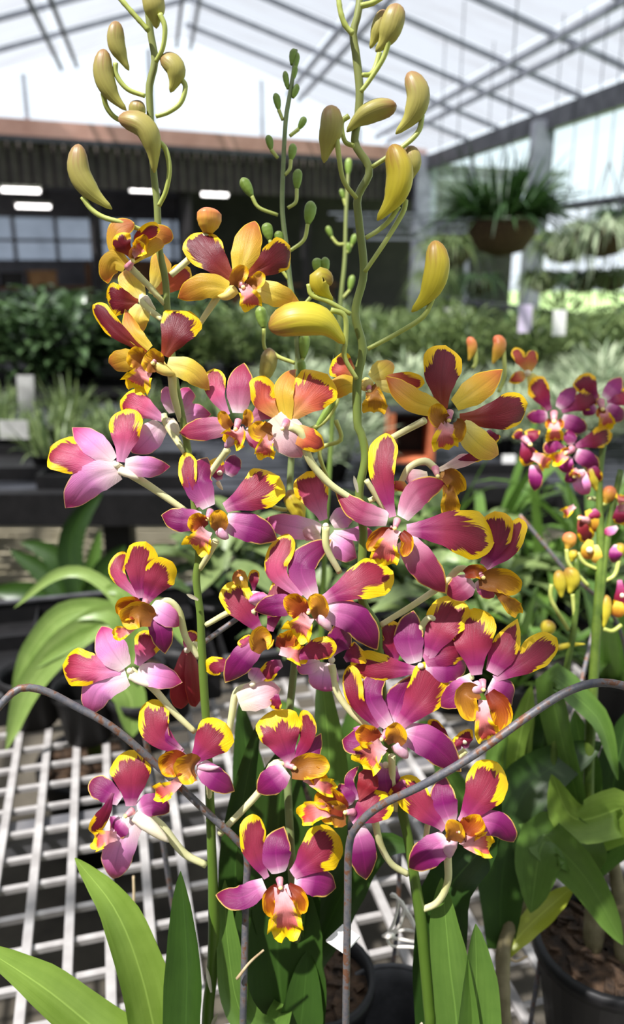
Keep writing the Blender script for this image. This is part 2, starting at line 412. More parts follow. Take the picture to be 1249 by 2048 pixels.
def sheet_material(key, tint, transp, tcol, stain, bluish=False):
    """translucent plastic roofing: part lets the sky through, part scatters it"""
    s = NT(key); co = s.coords('Object')
    mp = s.n('ShaderNodeMapping'); mp.inputs['Scale'].default_value = (0.7, 2.6, 1); s.l(co, mp.inputs[0])
    n = s.noise(mp.outputs[0], 1.3, 6.0, 0.62)
    col = s.ramp(n, [(0.3, lin(stain)), (0.55, lin(tint)), (0.8, lin(tint))])
    tr = s.n('ShaderNodeBsdfTransparent'); tr.inputs[0].default_value = lin(tcol)
    tl = s.n('ShaderNodeBsdfTranslucent'); s.l(col, tl.inputs[0])
    df = s.n('ShaderNodeBsdfDiffuse'); s.l(col, df.inputs[0])
    m1 = s.n('ShaderNodeMixShader'); m1.inputs[0].default_value = 0.35
    s.l(tl.outputs[0], m1.inputs[1]); s.l(df.outputs[0], m1.inputs[2])
    m2 = s.n('ShaderNodeMixShader')
    s.val(s.math('ADD', transp - 0.14, s.math('MULTIPLY', n, 0.28)), m2.inputs[0])
    s.l(m1.outputs[0], m2.inputs[1]); s.l(tr.outputs[0], m2.inputs[2])
    s.l(m2.outputs[0], s.out.inputs[0]); MAT[key] = s.m
sheet_material('roof_sheet', (160, 160, 164), 0.72, (214, 214, 218), (128, 122, 120))
sheet_material('wall_sheet', (236, 244, 248), 0.8, (240, 247, 250), (222, 236, 242))
sheet_material('shed_pane', (150, 156, 170), 0.35, (170, 178, 190), (120, 126, 140))
sheet_material('gable_film', (240, 246, 250), 0.96, (252, 253, 255), (230, 236, 240))
def tube_light_material():
    s = NT('fluorescent'); MAT['fluorescent'] = s.surf((1, 1, 1, 1), 0.5, emit=(1.0, 0.95, 0.93, 1), estr=5.0)
tube_light_material()

# ---------------------------------------------------------------- greenhouse shell (own axes: u across, v along)
AY = math.radians(10.78); ca_, sa_ = math.cos(AY), math.sin(AY)
def B(u, v, z): return np.array((u * ca_ - v * sa_, u * sa_ + v * ca_, z))
EAVE, RIDGE, UR, UL, U0 = 3.0, 4.18, 4.2, -3.6, 0.55
SLR = (RIDGE - EAVE) / (UR - U0); SLL = 0.285
def vend(u): return 11.1 + (u + 1.72) * 0.304
def rz(u): return RIDGE - (SLR * (u - U0) if u >= U0 else SLL * (U0 - u))

me_f = MB().box((0, 8, -0.05), (60, 60, 0.1)).build('floor', 'floor_mat'); tag(me_f, kind='structure')
lit_patch = MB().box((-1.2, 4.75, 0.006), (7.5, 2.3, 0.012)).build('floor_sunlit_patch', 'sunlit_floor'); tag(lit_patch, kind='structure')  # added slab: sunlit floor under the far benches, put into its colour

ceil = bpy.data.objects.new('ceiling', None); COL.objects.link(ceil); ceil['kind'] = 'structure'
us = [UL, -2.27, -0.87, U0, 1.97, 3.37, UR]
vs = list(np.arange(-5.0, 15.5, 1.0))
for i in range(len(us) - 1):
    for k in range(len(vs) - 1):
        u0, u1, v0, v1 = us[i], us[i + 1], vs[k], vs[k + 1]
        if v0 > vend(u0): continue
        g = 0.012
        pts = [B(u, min(v, vend(u)), rz(u) + 0.05) for u, v in ((u0 + g, v0 + g), (u1 - g, v0 + g), (u1 - g, v1 - g), (u0 + g, v1 - g))]
        mesh_obj('roof_panel', pts, [(0, 1, 2, 3)], 'roof_sheet', ceil, smooth=False)
for u in (-2.36, -2.18, -0.96, -0.78, 0.46, 0.64, 1.97, 2.14, 3.37, 3.56):
    MB().bar(B(u, -5, rz(u) - 0.03), B(u, vend(u), rz(u) - 0.03), 0.035, 0.05).build('purlin', 'steel', ceil)
for v in vs:
    for (ua, ub) in ((UL, U0), (U0, UR)):
        if v > vend(ua): continue
        vb = min(v, vend(ub) if v > vend(ub) else v)
        MB().bar(B(ua, v, rz(ua) + 0.015), B(ub, v, rz(ub) + 0.015), 0.035, 0.05).build('rafter', 'steel', ceil)
# right side: eave girder, posts, rails and plastic wall sheets
wr = bpy.data.objects.new('wall_right', None); COL.objects.link(wr); wr['kind'] = 'structure'
VR = vend(UR)
MB().bar(B(UR, -5, EAVE - 0.1), B(UR, VR, EAVE - 0.1), 0.10, 0.2).build('eave_girder', 'steel_dark', wr)
for v in (0.2, 4.45, 8.7, 12.85):
    MB().bar(B(UR - 0.05, v, 0), B(UR - 0.05, v, EAVE - 0.1), 0.2, 0.2).build('post', 'steel', wr)
for v in (2.3, 6.6, 10.8):
    MB().bar(B(UR, v, 0.9), B(UR, v, EAVE - 0.1), 0.05, 0.05).build('mullion', 'steel', wr)
for z in (2.02, 1.62, 0.95):
    MB().bar(B(UR + 0.02, -1, z), B(UR + 0.02, VR, z), 0.06, 0.07).build('rail', 'steel_dark', wr)
ve = [0.2, 2.3, 4.45, 6.6, 8.7, 10.8, 12.85]
for a, b in zip(ve[:-1], ve[1:]):
    for z0, z1 in ((2.06, EAVE - 0.2), (0.95, 1.98)):
        if z0 < 1 : continue
        mesh_obj('wall_sheet', [B(UR + .03, a + .03, z0), B(UR + .03, b - .03, z0), B(UR + .03, b - .03, z1), B(UR + .03, a + .03, z1)], [(0, 1, 2, 3)], 'wall_sheet', wr, smooth=False)
# unseen left side and end behind viewer: dark cladding added to cut fill
wl = MB().box(B(UL, 4, 1.45), (.06, 18, 2.9), np.array([[ca_, -sa_, 0], [sa_, ca_, 0], [0, 0, 1]])).build('wall_left_unseen', 'cladding'); wl['kind'] = 'structure'
wf = MB().box(B(.3, -5.05, 1.7), (7.9, .06, 3.4), np.array([[ca_, -sa_, 0], [sa_, ca_, 0], [0, 0, 1]])).build('wall_front_unseen', 'cladding'); wf['kind'] = 'structure'
# back: shed with red-edged beam, ribbed fascia, dark open interior; white-lit gable above
wb = bpy.data.objects.new('wall_back', None); COL.objects.link(wb); wb['kind'] = 'structure'
def W(s, z, dv=0.0):      # s across (u), along the skewed back line
    return B(s, vend(s) + dv, z)
zb = 3.02
MB().bar(W(-5.5, zb, -0.1), W(UR, zb, -0.1), 0.12, 0.19).build('beam', 'beam_red', wb)
MB().bar(W(-5.5, zb - 0.125, -0.12), W(UR, zb - 0.125, -0.12), 0.10, 0.06).build('beam_flange', 'steel_dark', wb)
ns_ = 150
ss = np.linspace(-5.5, UR, ns_ + 1)
V = []; Fc = []
for i, s_ in enumerate(ss):
    d = 0.035 * (1 if (i // 1) % 2 else -1)
    V += [W(s_, zb - 0.12, d), W(s_, 2.38, d)]
for i in range(ns_): Fc.append((2 * i, 2 * i + 1, 2 * i + 3, 2 * i + 2))
mesh_obj('ribbed_fascia', V, Fc, 'cladding', wb, smooth=False)
def shed_box(name, mat, s0, s1, z0, z1, d0, d1):
    p = [W(s, z, d) for z in (z0, z1) for (s, d) in ((s0, d0), (s1, d0), (s1, d1), (s0, d1))]
    return mesh_obj(name, p, [(3, 2, 1, 0), (4, 5, 6, 7), (0, 1, 5, 4), (1, 2, 6, 5), (2, 3, 7, 6), (3, 0, 4, 7)], mat, wb, smooth=False)
shed_box('shed_ceiling', 'shed_grey', -6, UR + 3, 2.72, 2.76, 0.1, 7)
shed_box('shed_roof', 'shed_dark', -6, UR + 3, 2.9, 2.95, 0.1, 7.2)
shed_box('shed_wall', 'shed_grey', -6, 0.6, 0, 1.5, 6.2, 6.3)
shed_box('shed_wall', 'shed_grey', -6, 0.6, 2.28, 2.75, 6.2, 6.3)
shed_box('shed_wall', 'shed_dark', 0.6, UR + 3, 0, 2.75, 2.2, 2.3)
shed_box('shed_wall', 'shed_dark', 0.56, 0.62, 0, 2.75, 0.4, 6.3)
for s0 in np.arange(-5.6, 0.5, 0.76):
    mesh_obj('shed_window', [W(s0, 1.5, 6.22), W(s0 + .7, 1.5, 6.22), W(s0 + .7, 2.28, 6.22), W(s0, 2.28, 6.22)], [(0, 1, 2, 3)], 'shed_pane', wb, smooth=False)
    MB().bar(W(s0 - .03, 1.5, 6.2), W(s0 - .03, 2.28, 6.2), .06).build('shed_mullion', 'shed_grey', wb)
MB().bar(W(-6, 1.86, 6.2), W(.6, 1.86, 6.2), .05).build('shed_mullion', 'shed_grey', wb)
for s_ in (-0.72, 0.5, 2.3):
    MB().bar(W(s_, 0, 0.25), W(s_, 2.4, 0.25), 0.13).build('shed_post', 'shed_dark', wb)
# gable above the beam: posts only, sky beyond
for s_ in (-2.9, -1.4, 0.1, 1.6, 3.1):
    MB().bar(W(s_, zb, -0.02), W(s_, rz(s_), -0.02), 0.045).build('gable_post', 'steel', wb)
for k in range(7):
    s0 = UL + k * (UR - UL) / 7; s1 = UL + (k + 1) * (UR - UL) / 7
    mesh_obj('gable_sheet', [W(s0, zb + .07), W(s1, zb + .07), W(s1, rz(s1)), W(s0, rz(s0))], [(0, 1, 2, 3)], 'gable_film', wb, smooth=False)
MB().bar(W(UR, 0, -0.2), W(UR, zb, -0.2), 0.3).build('corner_post', 'steel', wb)
# fluorescent fittings inside the shed
flab = ['fluorescent light fitting under shed roof, lower of the left pair', 'fluorescent light fitting under shed roof, upper of the left pair',
        'fluorescent light fitting deepest in the shed at left', 'fluorescent light fitting behind the left flower spike',
        'fluorescent light fitting above the round orange bud']
for i, (px, py, dv, w) in enumerate([(42, 381, 1.0, .25), (56, 364, 0.5, .22), (67, 413, 3.0, .26), (288, 380, 0.9, .2), (430, 389, 0.8, .2)]):
    # find point on plane v = vend(u)+dv
    r = ray(px, py); best = None
    for k in np.linspace(8, 22, 1500):
        p = C + k * r; u = p[0] * ca_ + p[1] * sa_; v = -p[0] * sa_ + p[1] * ca_
        if v >= vend(u) + dv: best = (u, p[2]); break
    u, z = best
    t = empty('light_fitting', flab[i], 'ceiling light', W(u, 2.72, dv), 'fluorescent fittings in the shed')

    MB().bar(W(u - w, z + .05, dv), W(u + w, z + .05, dv), 0.16, 0.05).build('housing', 'white_plastic', t)
    MB().bar(W(u - w + .02, z, dv), W(u + w - .02, z, dv), 0.09, 0.05).build('tube_lamp', 'fluorescent', t)
    for q in (-w * .8, w * .8):
        MB().bar(W(u + q, z + .06, dv), W(u + q, 2.73, dv), 0.02).build('hanger', 'steel_dark', t)
# ---------------------------------------------------------------- near bench: white lattice top on a grey frame
A1 = math.radians(14.4); c1, s1 = math.cos(A1), math.sin(A1)
def BN(a, b, z): return np.array((a * c1 - b * s1, a * s1 + b * c1, z))
def toBN(p): return p[0] * c1 + p[1] * s1, -p[0] * s1 + p[1] * c1
ZT = 0.76
bench = empty('lattice_bench', 'white lattice-topped greenhouse bench under the foreground orchids', 'bench', BN(0.1, 1.0, 0))
a_lo, a_hi, b_lo, b_hi = -1.3, 1.3, 0.22, 1.76
a0 = toBN(PZ(154, 1474, ZT))[0]; b0 = toBN(PZ(60, 1488, ZT))[1]
proto = MB().box((0, 0, 0), (0.0105, b_hi - b_lo, 0.007)).build('lattice_bar', 'bench_bar', bench)
proto2 = MB().box((0, 0, 0), (a_hi - a_lo, 0.0080, 0.007)).build('cross_bar', 'bench_bar', bench)
def place(pr, p, first):
    o = pr if first else pr.copy()
    if not first: COL.objects.link(o)
    o.location = tuple(p); o.rotation_euler = (0, 0, A1); return o
k0 = math.ceil((a_lo - a0) / 0.04575)
for i in range(100):
    a = a0 + (k0 + i) * 0.04575
    if a > a_hi: break
    place(proto, BN(a, (b_lo + b_hi) / 2, ZT - 0.0035), i == 0)
k0 = math.ceil((b_lo - b0) / 0.0515)
for i in range(100):
    b = b0 + (k0 + i) * 0.0515
    if b > b_hi: break
    place(proto2, BN((a_lo + a_hi) / 2, b, ZT - 0.0105), i == 0)
for (p, q) in (((a_lo, b_hi), (a_hi, b_hi)), ((a_lo, b_lo), (a_hi, b_lo)), ((a_lo, b_lo), (a_lo, b_hi)), ((a_hi, b_lo), (a_hi, b_hi)), ((a_lo, 1.0), (a_hi, 1.0))):
    MB().bar(BN(*p, ZT - .035), BN(*q, ZT - .035), 0.035, 0.04).build('frame_rail', 'bench_frame', bench)
for (a, b) in ((a_lo, b_lo), (a_hi, b_lo), (a_lo, b_hi), (a_hi, b_hi), (0, b_hi), (0, b_lo)):
    MB().bar(BN(a, b, 0), BN(a, b, ZT - .055), 0.04).build('leg', 'bench_frame', bench)

# ---------------------------------------------------------------- wire stakes that hold the spikes
def wire(label, pts, w, D):
    P3 = [P(x, y, d) for x, y, d in pts]
    cl = catmull(P3, 8 * (len(pts) - 1))
    return tag(MB().tube(cl, w / 2 * D / F, 10).build('wire_stake', 'wire', None, True), label, 'plant support', 'bent wire plant supports')
wire('grey rusty wire support with an arm rising to the right edge', [(690, 2420, .60), (692, 2060, .535), (696, 1800, .515), (698, 1700, .508), (712, 1656, .50), (760, 1612, .492), (850, 1568, .478), (945, 1512, .47), (1060, 1430, .468), (1130, 1386, .468), (1190, 1366, .466), (1250, 1372, .464), (1300, 1400, .462)], 16, .49)
wire('rusty wire support with an arm rising to the left edge', [(478, 2420, .62), (486, 2060, .56), (492, 1800, .548), (494, 1712, .545), (470, 1676, .54), (420, 1630, .535), (330, 1545, .528), (230, 1458, .515), (150, 1412, .51), (90, 1382, .505), (42, 1376, .50), (8, 1402, .498), (-40, 1460, .495)], 15, .52)
wire('thin brown cane-like wire standing behind the left spike', [(382, 2050, .86), (338, 1760, .78), (306, 1560, .74), (284, 1440, .72)], 11, .78)
wire('thin grey wire leaning through the leaves at far right', [(1060, 2060, .80), (1085, 1880, .80), (1110, 1600, .84), (1160, 1380, .86), (1190, 1250, .9)], 9, .82)
wire('short dark wire across the middle behind the left spike', [(400, 1290, .53), (440, 1262, .55), (520, 1205, .56)], 11, .55)
wire('dark thin wire running diagonally behind the right flowers', [(1040, 1030, .95), (1090, 1090, .95), (1130, 1140, .95), (1250, 1290, .97), (1262, 1700, 1.05)], 8, .95)
wire('thin dark wire standing in the pot below the white tag', [(770, 2100, .84), (780, 1990, .80), (796, 1840, .78), (800, 1700, .76)], 9, .8)

# white label tag behind the wire
def tagplate(label, q, D, name='plant_label', mat='white_plastic', th=0.0012):
    pts = [P(x, y, D + dd) for (x, y), dd in zip(q, (0, .018, 0, -.018))]; nrm = np.cross(pts[1] - pts[0], pts[3] - pts[0]); nrm /= np.linalg.norm(nrm)
    V = pts + [p + nrm * th for p in pts]
    return tag(mesh_obj(name, V, [(0, 1, 2, 3), (7, 6, 5, 4), (0, 4, 5, 1), (1, 5, 6, 2), (2, 6, 7, 3), (3, 7, 4, 0)], mat, smooth=False), label, 'plant label')
tagplate('white plastic plant label behind the upright wire', [(652, 1880), (686, 1848), (720, 1872), (690, 1906)], .555)
# knotted twine
tw = empty('twine', 'knotted white twine tied beside the right spike', 'string', P(780, 1870, .66))
for pts in ([(775, 1872), (790, 1840), (797, 1800), (782, 1792)], [(775, 1872), (800, 1850), (808, 1812), (796, 1796)], [(775, 1872), (806, 1860), (835, 1862), (862, 1850)], [(775, 1874), (810, 1880), (836, 1884), (862, 1890)],
            [(782, 1792), (788, 1788), (800, 1804), (822, 1840), (838, 1872)], [(775, 1878), (784, 1892), (820, 1894), (860, 1898)], [(808, 1812), (826, 1842), (836, 1880)]):
    tube_px('strand', 'twine', pts, 3.4, tw, D=.66, n=6)
MB().tube([P(766, 1872, .655), P(776, 1872, .65), P(788, 1870, .655)], np.array([3, 8, 4]) * .66 / F, 8).build('knot', 'twine', tw, True)
for i, (pts, D, lab) in enumerate([([(1000, 1900), (1030, 1922), (1056, 1912)], .70, 'pale dry root curling beside the right cane'), ([(474, 1958), (500, 1925), (528, 1900)], .545, 'thin dry root crossing the left wire'),
                              ([(266, 1838), (268, 1790), (267, 1752)], .75, 'pale dry stub standing under the lattice at left')]):
    o = tube_px('dry_root', 'bract', pts, (3.2, 2.2), None, D=D, n=6); tag(o, lab, 'root')

# spare black pots on the bench
def pot_on_bench(label, px, py, r, h, mat='pot_black', mixd=False, z=ZT):
    q = PZ(px, py, z + h); t = empty('plant_pot', label, 'pot', (q[0], q[1], z), 'empty pots on the lattice bench')
    p = [(r * .74, 0), (r * .98, h * .86), (r * 1.06, h * .86), (r * 1.06, h), (r * .96, h), (r * .93, h * .84), (r * .7, .006)]
    MB().lathe((q[0], q[1], z), p, 30, cap_first=True).build('body', mat, t, True)
    MB().tube([(q[0] + r * 1.02 * math.cos(a), q[1] + r * 1.02 * math.sin(a), z + h) for a in np.linspace(0, 6.2832, 33)], r * .05, 6, cap=False).build('rim', mat, t, True)
    return t
pot_on_bench('empty grey-rimmed pot at the bottom edge below the white label', 795, 2045, .058, .10, 'pot_grey')
for i, (px, py, lab) in enumerate([(120, 1310, 'black pot on the bench behind the pale arching leaves, leftmost'), (330, 1330, 'black pot on the bench behind the wilted red flower'), (225, 1330, 'black pot on the bench between two others, left of the spike'),
                              (60, 1345, 'black pot half cut by the left edge of the picture'), (170, 1372, 'black pot nearest the rusty wire bend at left'), (280, 1384, 'black pot below the back-facing pink flower')]):
    pot_on_bench(lab, px, py, .05, .09)

# black carrying trays at the back of the bench
def carry_tray(label, a_, b_, w, d, h=.055):
    t = empty('carry_tray', label, 'tray', BN(a_, b_, ZT), 'black carrying trays on the lattice bench')
    M = np.array([[c1, -s1, 0], [s1, c1, 0], [0, 0, 1]])
    MB().box(BN(a_, b_, ZT + .004), (w, d, .006), M).build('tray_base', 'pot_black', t)
    for sx in (-1, 1): MB().box(BN(a_ + sx * w / 2, b_, ZT + h / 2), (.006, d, h), M).build('tray_side', 'pot_black', t)
    for sy in (-1, 1): MB().box(BN(a_, b_ + sy * d / 2, ZT + h / 2), (w, .006, h), M).build('tray_side', 'pot_black', t)
    for k in range(1, 4): MB().box(BN(a_ - w / 2 + k * w / 4, b_, ZT + h / 2 - .008), (.004, d, h - .018), M).build('divider', 'pot_black', t)
    for k in range(1, 3): MB().box(BN(a_, b_ - d / 2 + k * d / 3, ZT + h / 2 - .008), (w, .004, h - .018), M).build('divider', 'pot_black', t)
    for sy in (-1, 1): MB().box(BN(a_, b_ + sy * d / 2, ZT + h), (w + .012, .012, .005), M).build('tray_rim', 'pot_grey', t)  # grey rim colour paints in the highlight along the black edge
aL, bL = toBN(PZ(60, 1450, ZT)); aR, _ = toBN(PZ(430, 1430, ZT)); _, bF = toBN(PZ(200, 1215, ZT))
carry_tray('black divided carrying tray under the pale arching leaves', aL + .10, (bL + bF) / 2 - .02, .44, .40)
carry_tray('black divided carrying tray behind the left spike', aL + .56, (bL + bF) / 2 + .02, .44, .40)
carry_tray('black divided carrying tray at the left edge of the picture', aL - .36, (bL + bF) / 2 - .02, .44, .40)
carry_tray('black divided carrying tray behind the right flowers', aL + 1.04, (bL + bF) / 2 + .02, .46, .40)
# ---------------------------------------------------------------- orchids
# one line per petal: kind material  x,y[,d] ... : width [roll-degrees] [cup]
# (x, y = where the petal's mid-line passes in the 1249 x 2048 frame, d = mm-like offset toward the viewer)
NAMES = {'P': 'petal', 'S': 'sepal', 'L': 'sepal', 'R': 'sepal', 'l': 'lip', 'w': 'lip_side_lobe', 'm': 'spur'}
def parse_pt(s):
    q = [float(v) for v in s.split(',')]; return q if len(q) == 3 else q + [None]
def make_flower(plant, spec, dz=0.0, D=None, small=False):
    lines = [l.strip() for l in spec.strip().split('\n') if l.strip()]
    cx, cy = [float(v) for v in lines[0].split()[1].split(',')]
    opts = lines[0].split()[2:]
    if opts: dz += float(opts[0])
    D0 = (Dst(cy) if D is None else D); D0 = D0 - dz * D0 / F
    k = D0 / F
    c3 = P(cx, cy, D0)
    petals = []; lipdir = None
    for l in lines[1:]:
        if l.startswith('l '):
            t = l.split(':')[0].split()[-1].split(','); lipdir = (float(t[0]) - cx, float(t[1]) - cy)
    # the flower's own mesh: receptacle, column and anther cap
    mb = MB()
    back = lipdir is None
    if back:
        q = [P(cx, cy, D0 - 2 * k), P(cx, cy, D0 - 6 * k), P(cx, cy, D0 - 9 * k)]
        mb.tube(q, np.array([7, 6, 2.5]) * k, 10); cm = 'spur_pale'
    else:
        L = math.hypot(*lipdir) or 1; ux, uy = lipdir[0] / L, lipdir[1] / L
        q = [P(cx + ux * a, cy + uy * a, D0 - d * k) for a, d in ((-4, 0), (1, 5), (6, 9), (10, 12), (13, 13))]
        mb.tube(q, np.array([8, 7, 6, 5.5, 2.5]) * k, 10); cm = 'column'
    fl = mb.build('flower', cm, plant, True)
    if not back:
        q = [P(cx + ux * a, cy + uy * a, D0 - d * k) for a, d in ((10, 12), (13, 15), (15, 15), (17, 14))]
        MB().tube(q, np.array([3, 4.6, 4.4, 1.5]) * k, 8).build('anther_cap', 'anther', fl, True)
    for l in lines[1:]:
        head, _, tail = l.partition(':')
        hd = head.split(); kind = hd[0]
        if kind == 'p':      # pedicel
            pts = [parse_pt(v) for v in hd[1:]]
            n = len(pts)
            w = [float(v) for v in tail.split()] or [12, 10]
            P3 = []
            for i, q in enumerate(pts):
                d0 = dz * (1 - i / max(1, n - 1)) - 10 - 16 * i / max(1, n - 1)
                if q[2] is not None: d0 = q[2]
                Dq = (Dst(min(q[1], 2048)) if D is None else D); P3.append(P(q[0], q[1], Dq - d0 * Dq / F))
            m = 6 * (n - 1) + 2; cl = catmull(P3, m)
            MB().tube(cl, np.linspace(w[0] / 2 * 1.1, w[-1] / 2, m + 1) * k, 8).build('pedicel', 'pedicel', fl, True)
            continue
        mat = hd[1]; pts = [parse_pt(v) for v in hd[2:]]
        tl = [float(v) for v in tail.split()]
        w = tl[0]; roll = math.radians(tl[1]) if len(tl) > 1 else 0.0
        cup = tl[2] if len(tl) > 2 else None
        n = len(pts); Lp = sum(math.hypot(pts[i + 1][0] - pts[i][0], pts[i + 1][1] - pts[i][1]) for i in range(n - 1))
        if kind == 'w' and not small:
            for q in pts[1:]:
                q[0] = pts[0][0] + (q[0] - pts[0][0]) * 1.45; q[1] = pts[0][1] + (q[1] - pts[0][1]) * 1.45
            w *= 1.08
        if n == 2:
            a, b = pts
            pts = [a, [(a[0] + b[0]) / 2, (a[1] + b[1]) / 2, None], b]; n = 3
        P3 = []
        bend = {'P': (0, 9, -0.12), 'S': (0, 9, -0.22), 'L': (0, 8, -0.18), 'R': (0, 4, -0.12), 'l': (6, 26, 0.10), 'w': (6, 16, 0.1), 'm': (-2, 4, 0)}[kind]
        for i, q in enumerate(pts):
            u = i / (n - 1)
            d = q[2] if q[2] is not None else (bend[0] * (1 - u) + bend[1] * 4 * u * (1 - u) + bend[2] * Lp * u * u)
            P3.append(P(q[0], q[1], D0 - d * k))
        if kind == 'm':
            m = 10; cl = catmull(P3, m)
            prof = np.interp(np.linspace(0, 1, m + 1), [0, .3, .6, .85, 1], [.75, .8, .62, .38, .08])
            MB().tube(cl, prof * w / 2 * k * (.62 if back else .85), 10).build('spur', {'SW': 'spur_pale', 'SY': 'spur_yel'}.get(mat, 'spur_pink'), fl, True)
            continue
        nt, ns = (20, 10) if not small else (12, 6)
        if kind in 'lw': nt, ns = (16, 10) if not small else (10, 6)
        blade(NAMES[kind], kind, mat, P3, w / 2 * k, fl, roll, 0.0, nt, ns, cup)
    return fl

def make_bud(plant, pts, w, mat='bud', ped=None, pw=(11, 9), dz=0.0, D=None, pmat='pedicel_green', shape='boot', green=False):
    """bud: blunt tip first -> pointed spur end; swollen, ribbed body"""
    P3 = []
    for q in pts:
        Dq = (Dst(max(0, min(q[1], 2048))) if D is None else D); d = (q[2] if len(q) > 2 else 0) + dz
        P3.append(P(q[0], q[1], Dq - d * Dq / F))
    Dm = (Dst(max(0, pts[0][1])) if D is None else D); k = Dm / F
    m = 16; cl = catmull(P3, m); tt = np.linspace(0, 1, m + 1); tt = np.where(tt < .25, tt * tt / .25 * 1.0, tt)
    cl = np.stack([np.interp(tt, np.linspace(0, 1, m + 1), cl[:, j]) for j in range(3)], 1)
    if shape == 'boot': prof = np.interp(tt, [0, .02, .06, .14, .28, .48, .62, .74, .86, .95, 1], [.06, .36, .58, .82, 1, 1, .86, .60, .38, .26, .06])
    else: prof = np.interp(tt, [0, .03, .1, .25, .5, .75, .93, 1], [.08, .4, .72, 1, 1, .8, .5, .4])
    n = 14; V = []; Fc = []; pd = []
    T = np.gradient(cl, axis=0); T /= np.linalg.norm(T, axis=1)[:, None] + 1e-12
    ref = C - cl[0]; x = np.cross(T[0], ref); x /= np.linalg.norm(x)
    sd = rng.random()
    for i in range(m + 1):
        x = x - T[i] * np.dot(x, T[i]); x /= np.linalg.norm(x); y = np.cross(T[i], x)
        for j in range(n):
            a = 2 * math.pi * j / n
            r = prof[i] * w / 2 * k * (1 + 0.07 * math.cos(3 * a + sd * 6))
            V.append(cl[i] + r * (math.cos(a) * x + math.sin(a) * y)); pd.append((1, tt[i], j / n, sd))
    for i in range(m):
        for j in range(n): Fc.append((i * n + j, i * n + (j + 1) % n, (i + 1) * n + (j + 1) % n, (i + 1) * n + j))
    Fc += [tuple(range(n))[::-1], tuple(m * n + j for j in range(n))]
    b = mesh_obj('bud', V, Fc, mat, plant, pd)
    if ped:
        Q = []
        for q in ped:
            Dq = (Dst(max(0, min(q[1], 2048))) if D is None else D); d = (q[2] if len(q) > 2 else 0) + dz * 0.7
            Q.append(P(q[0], q[1], Dq - d * Dq / F))
        mm = 6 * (len(ped) - 1) + 2
        MB().tube(catmull(Q, mm), np.linspace(pw[0] / 2, pw[1] / 2, mm + 1) * k, 8).build('pedicel', pmat, b, True)
    return b

def make_leaf(plant, pts, w, mat, D=None, roll=0, kind='V', cup=None, name='leaf', nt=22, ns=8):
    P3 = []
    for q in pts:
        Dq = (Dst(min(q[1], 2048)) if D is None else D); d = q[2] if len(q) > 2 else 0
        P3.append(P(q[0], q[1], Dq - d * Dq / F))
    Dm = Dst(min(pts[-1][1], 2048)) if D is None else D
    return blade(name, kind, mat, P3, w / 2 * Dm / F, plant, math.radians(roll), 0, nt, ns, cup)

def make_pot(plant, c, r, h, mat='pot_black', mix=True):
    p = [(r * .72, 0), (r * .98, h * .88), (r * 1.05, h * .88), (r * 1.05, h), (r * .95, h), (r * .93, h * .84), (r * .7, .006)]
    pt = MB().lathe(c, p, 32, cap_first=True).build('pot', mat, plant, True)
    if mix:
        r2 = random.Random(int(c[0] * 1e4) & 0xffff); m = MB()
        m.lathe(c, [(r * .945, h * .86), (r * .7, h * .9), (r * .3, h * .91), (0.002, h * .9)], 20)
        o = m.build('potting_mix', 'bark', plant, True)
        ch = MB()
        for _ in range(60):
            a = r2.random() * 6.28; q = r * .85 * math.sqrt(r2.random()); s = r * (.05 + .1 * r2.random())
            th = r2.random() * 3
            M = np.array([[math.cos(th), -math.sin(th), 0.2], [math.sin(th), math.cos(th), 0], [0, 0.3, 1]])
            ch.box(np.array(c) + np.array((q * math.cos(a), q * math.sin(a), h * .91)), (s * 2, s, s * .7), M)
        b = ch.build('bark_chips', 'bark', plant); b['kind'] = 'stuff'
    return pt

def stem_from(plant, pts, wr, mat, name='flower_spike', D=None):
    """pts px ; wr widths list"""
    P3 = []
    for q in pts:
        Dq = (Dst(max(0, min(q[1], 2048))) + max(0, q[1] - 2048) * 0.00015 if D is None else D); d = q[2] if len(q) > 2 else 0
        d -= 26 if (D is None and name == 'flower_spike') else 0
        P3.append(P(q[0], q[1], Dq - d * Dq / F))
    m = 6 * (len(pts) - 1); cl = catmull(P3, m)
    Dm = 0.5 if D is None else D
    r = np.interp(np.linspace(0, 1, m + 1), np.linspace(0, 1, len(wr)), wr) / 2 * Dm / F
    # slightly swollen nodes
    tb = MB().tube(cl, r * (1 + 0.10 * np.maximum(0, np.sin(np.linspace(0, 9 * 3.14, m + 1))) ** 4), 10)
    return tb.build(name, mat, plant, True)

def bract(plant, x, y, dx, dy, D=None):
    make_leaf(plant, [(x, y), (x + dx * .5, y + dy * .5, 3), (x + dx, y + dy, 6)], 8, 'dry', D, name='bract', nt=6, ns=4)

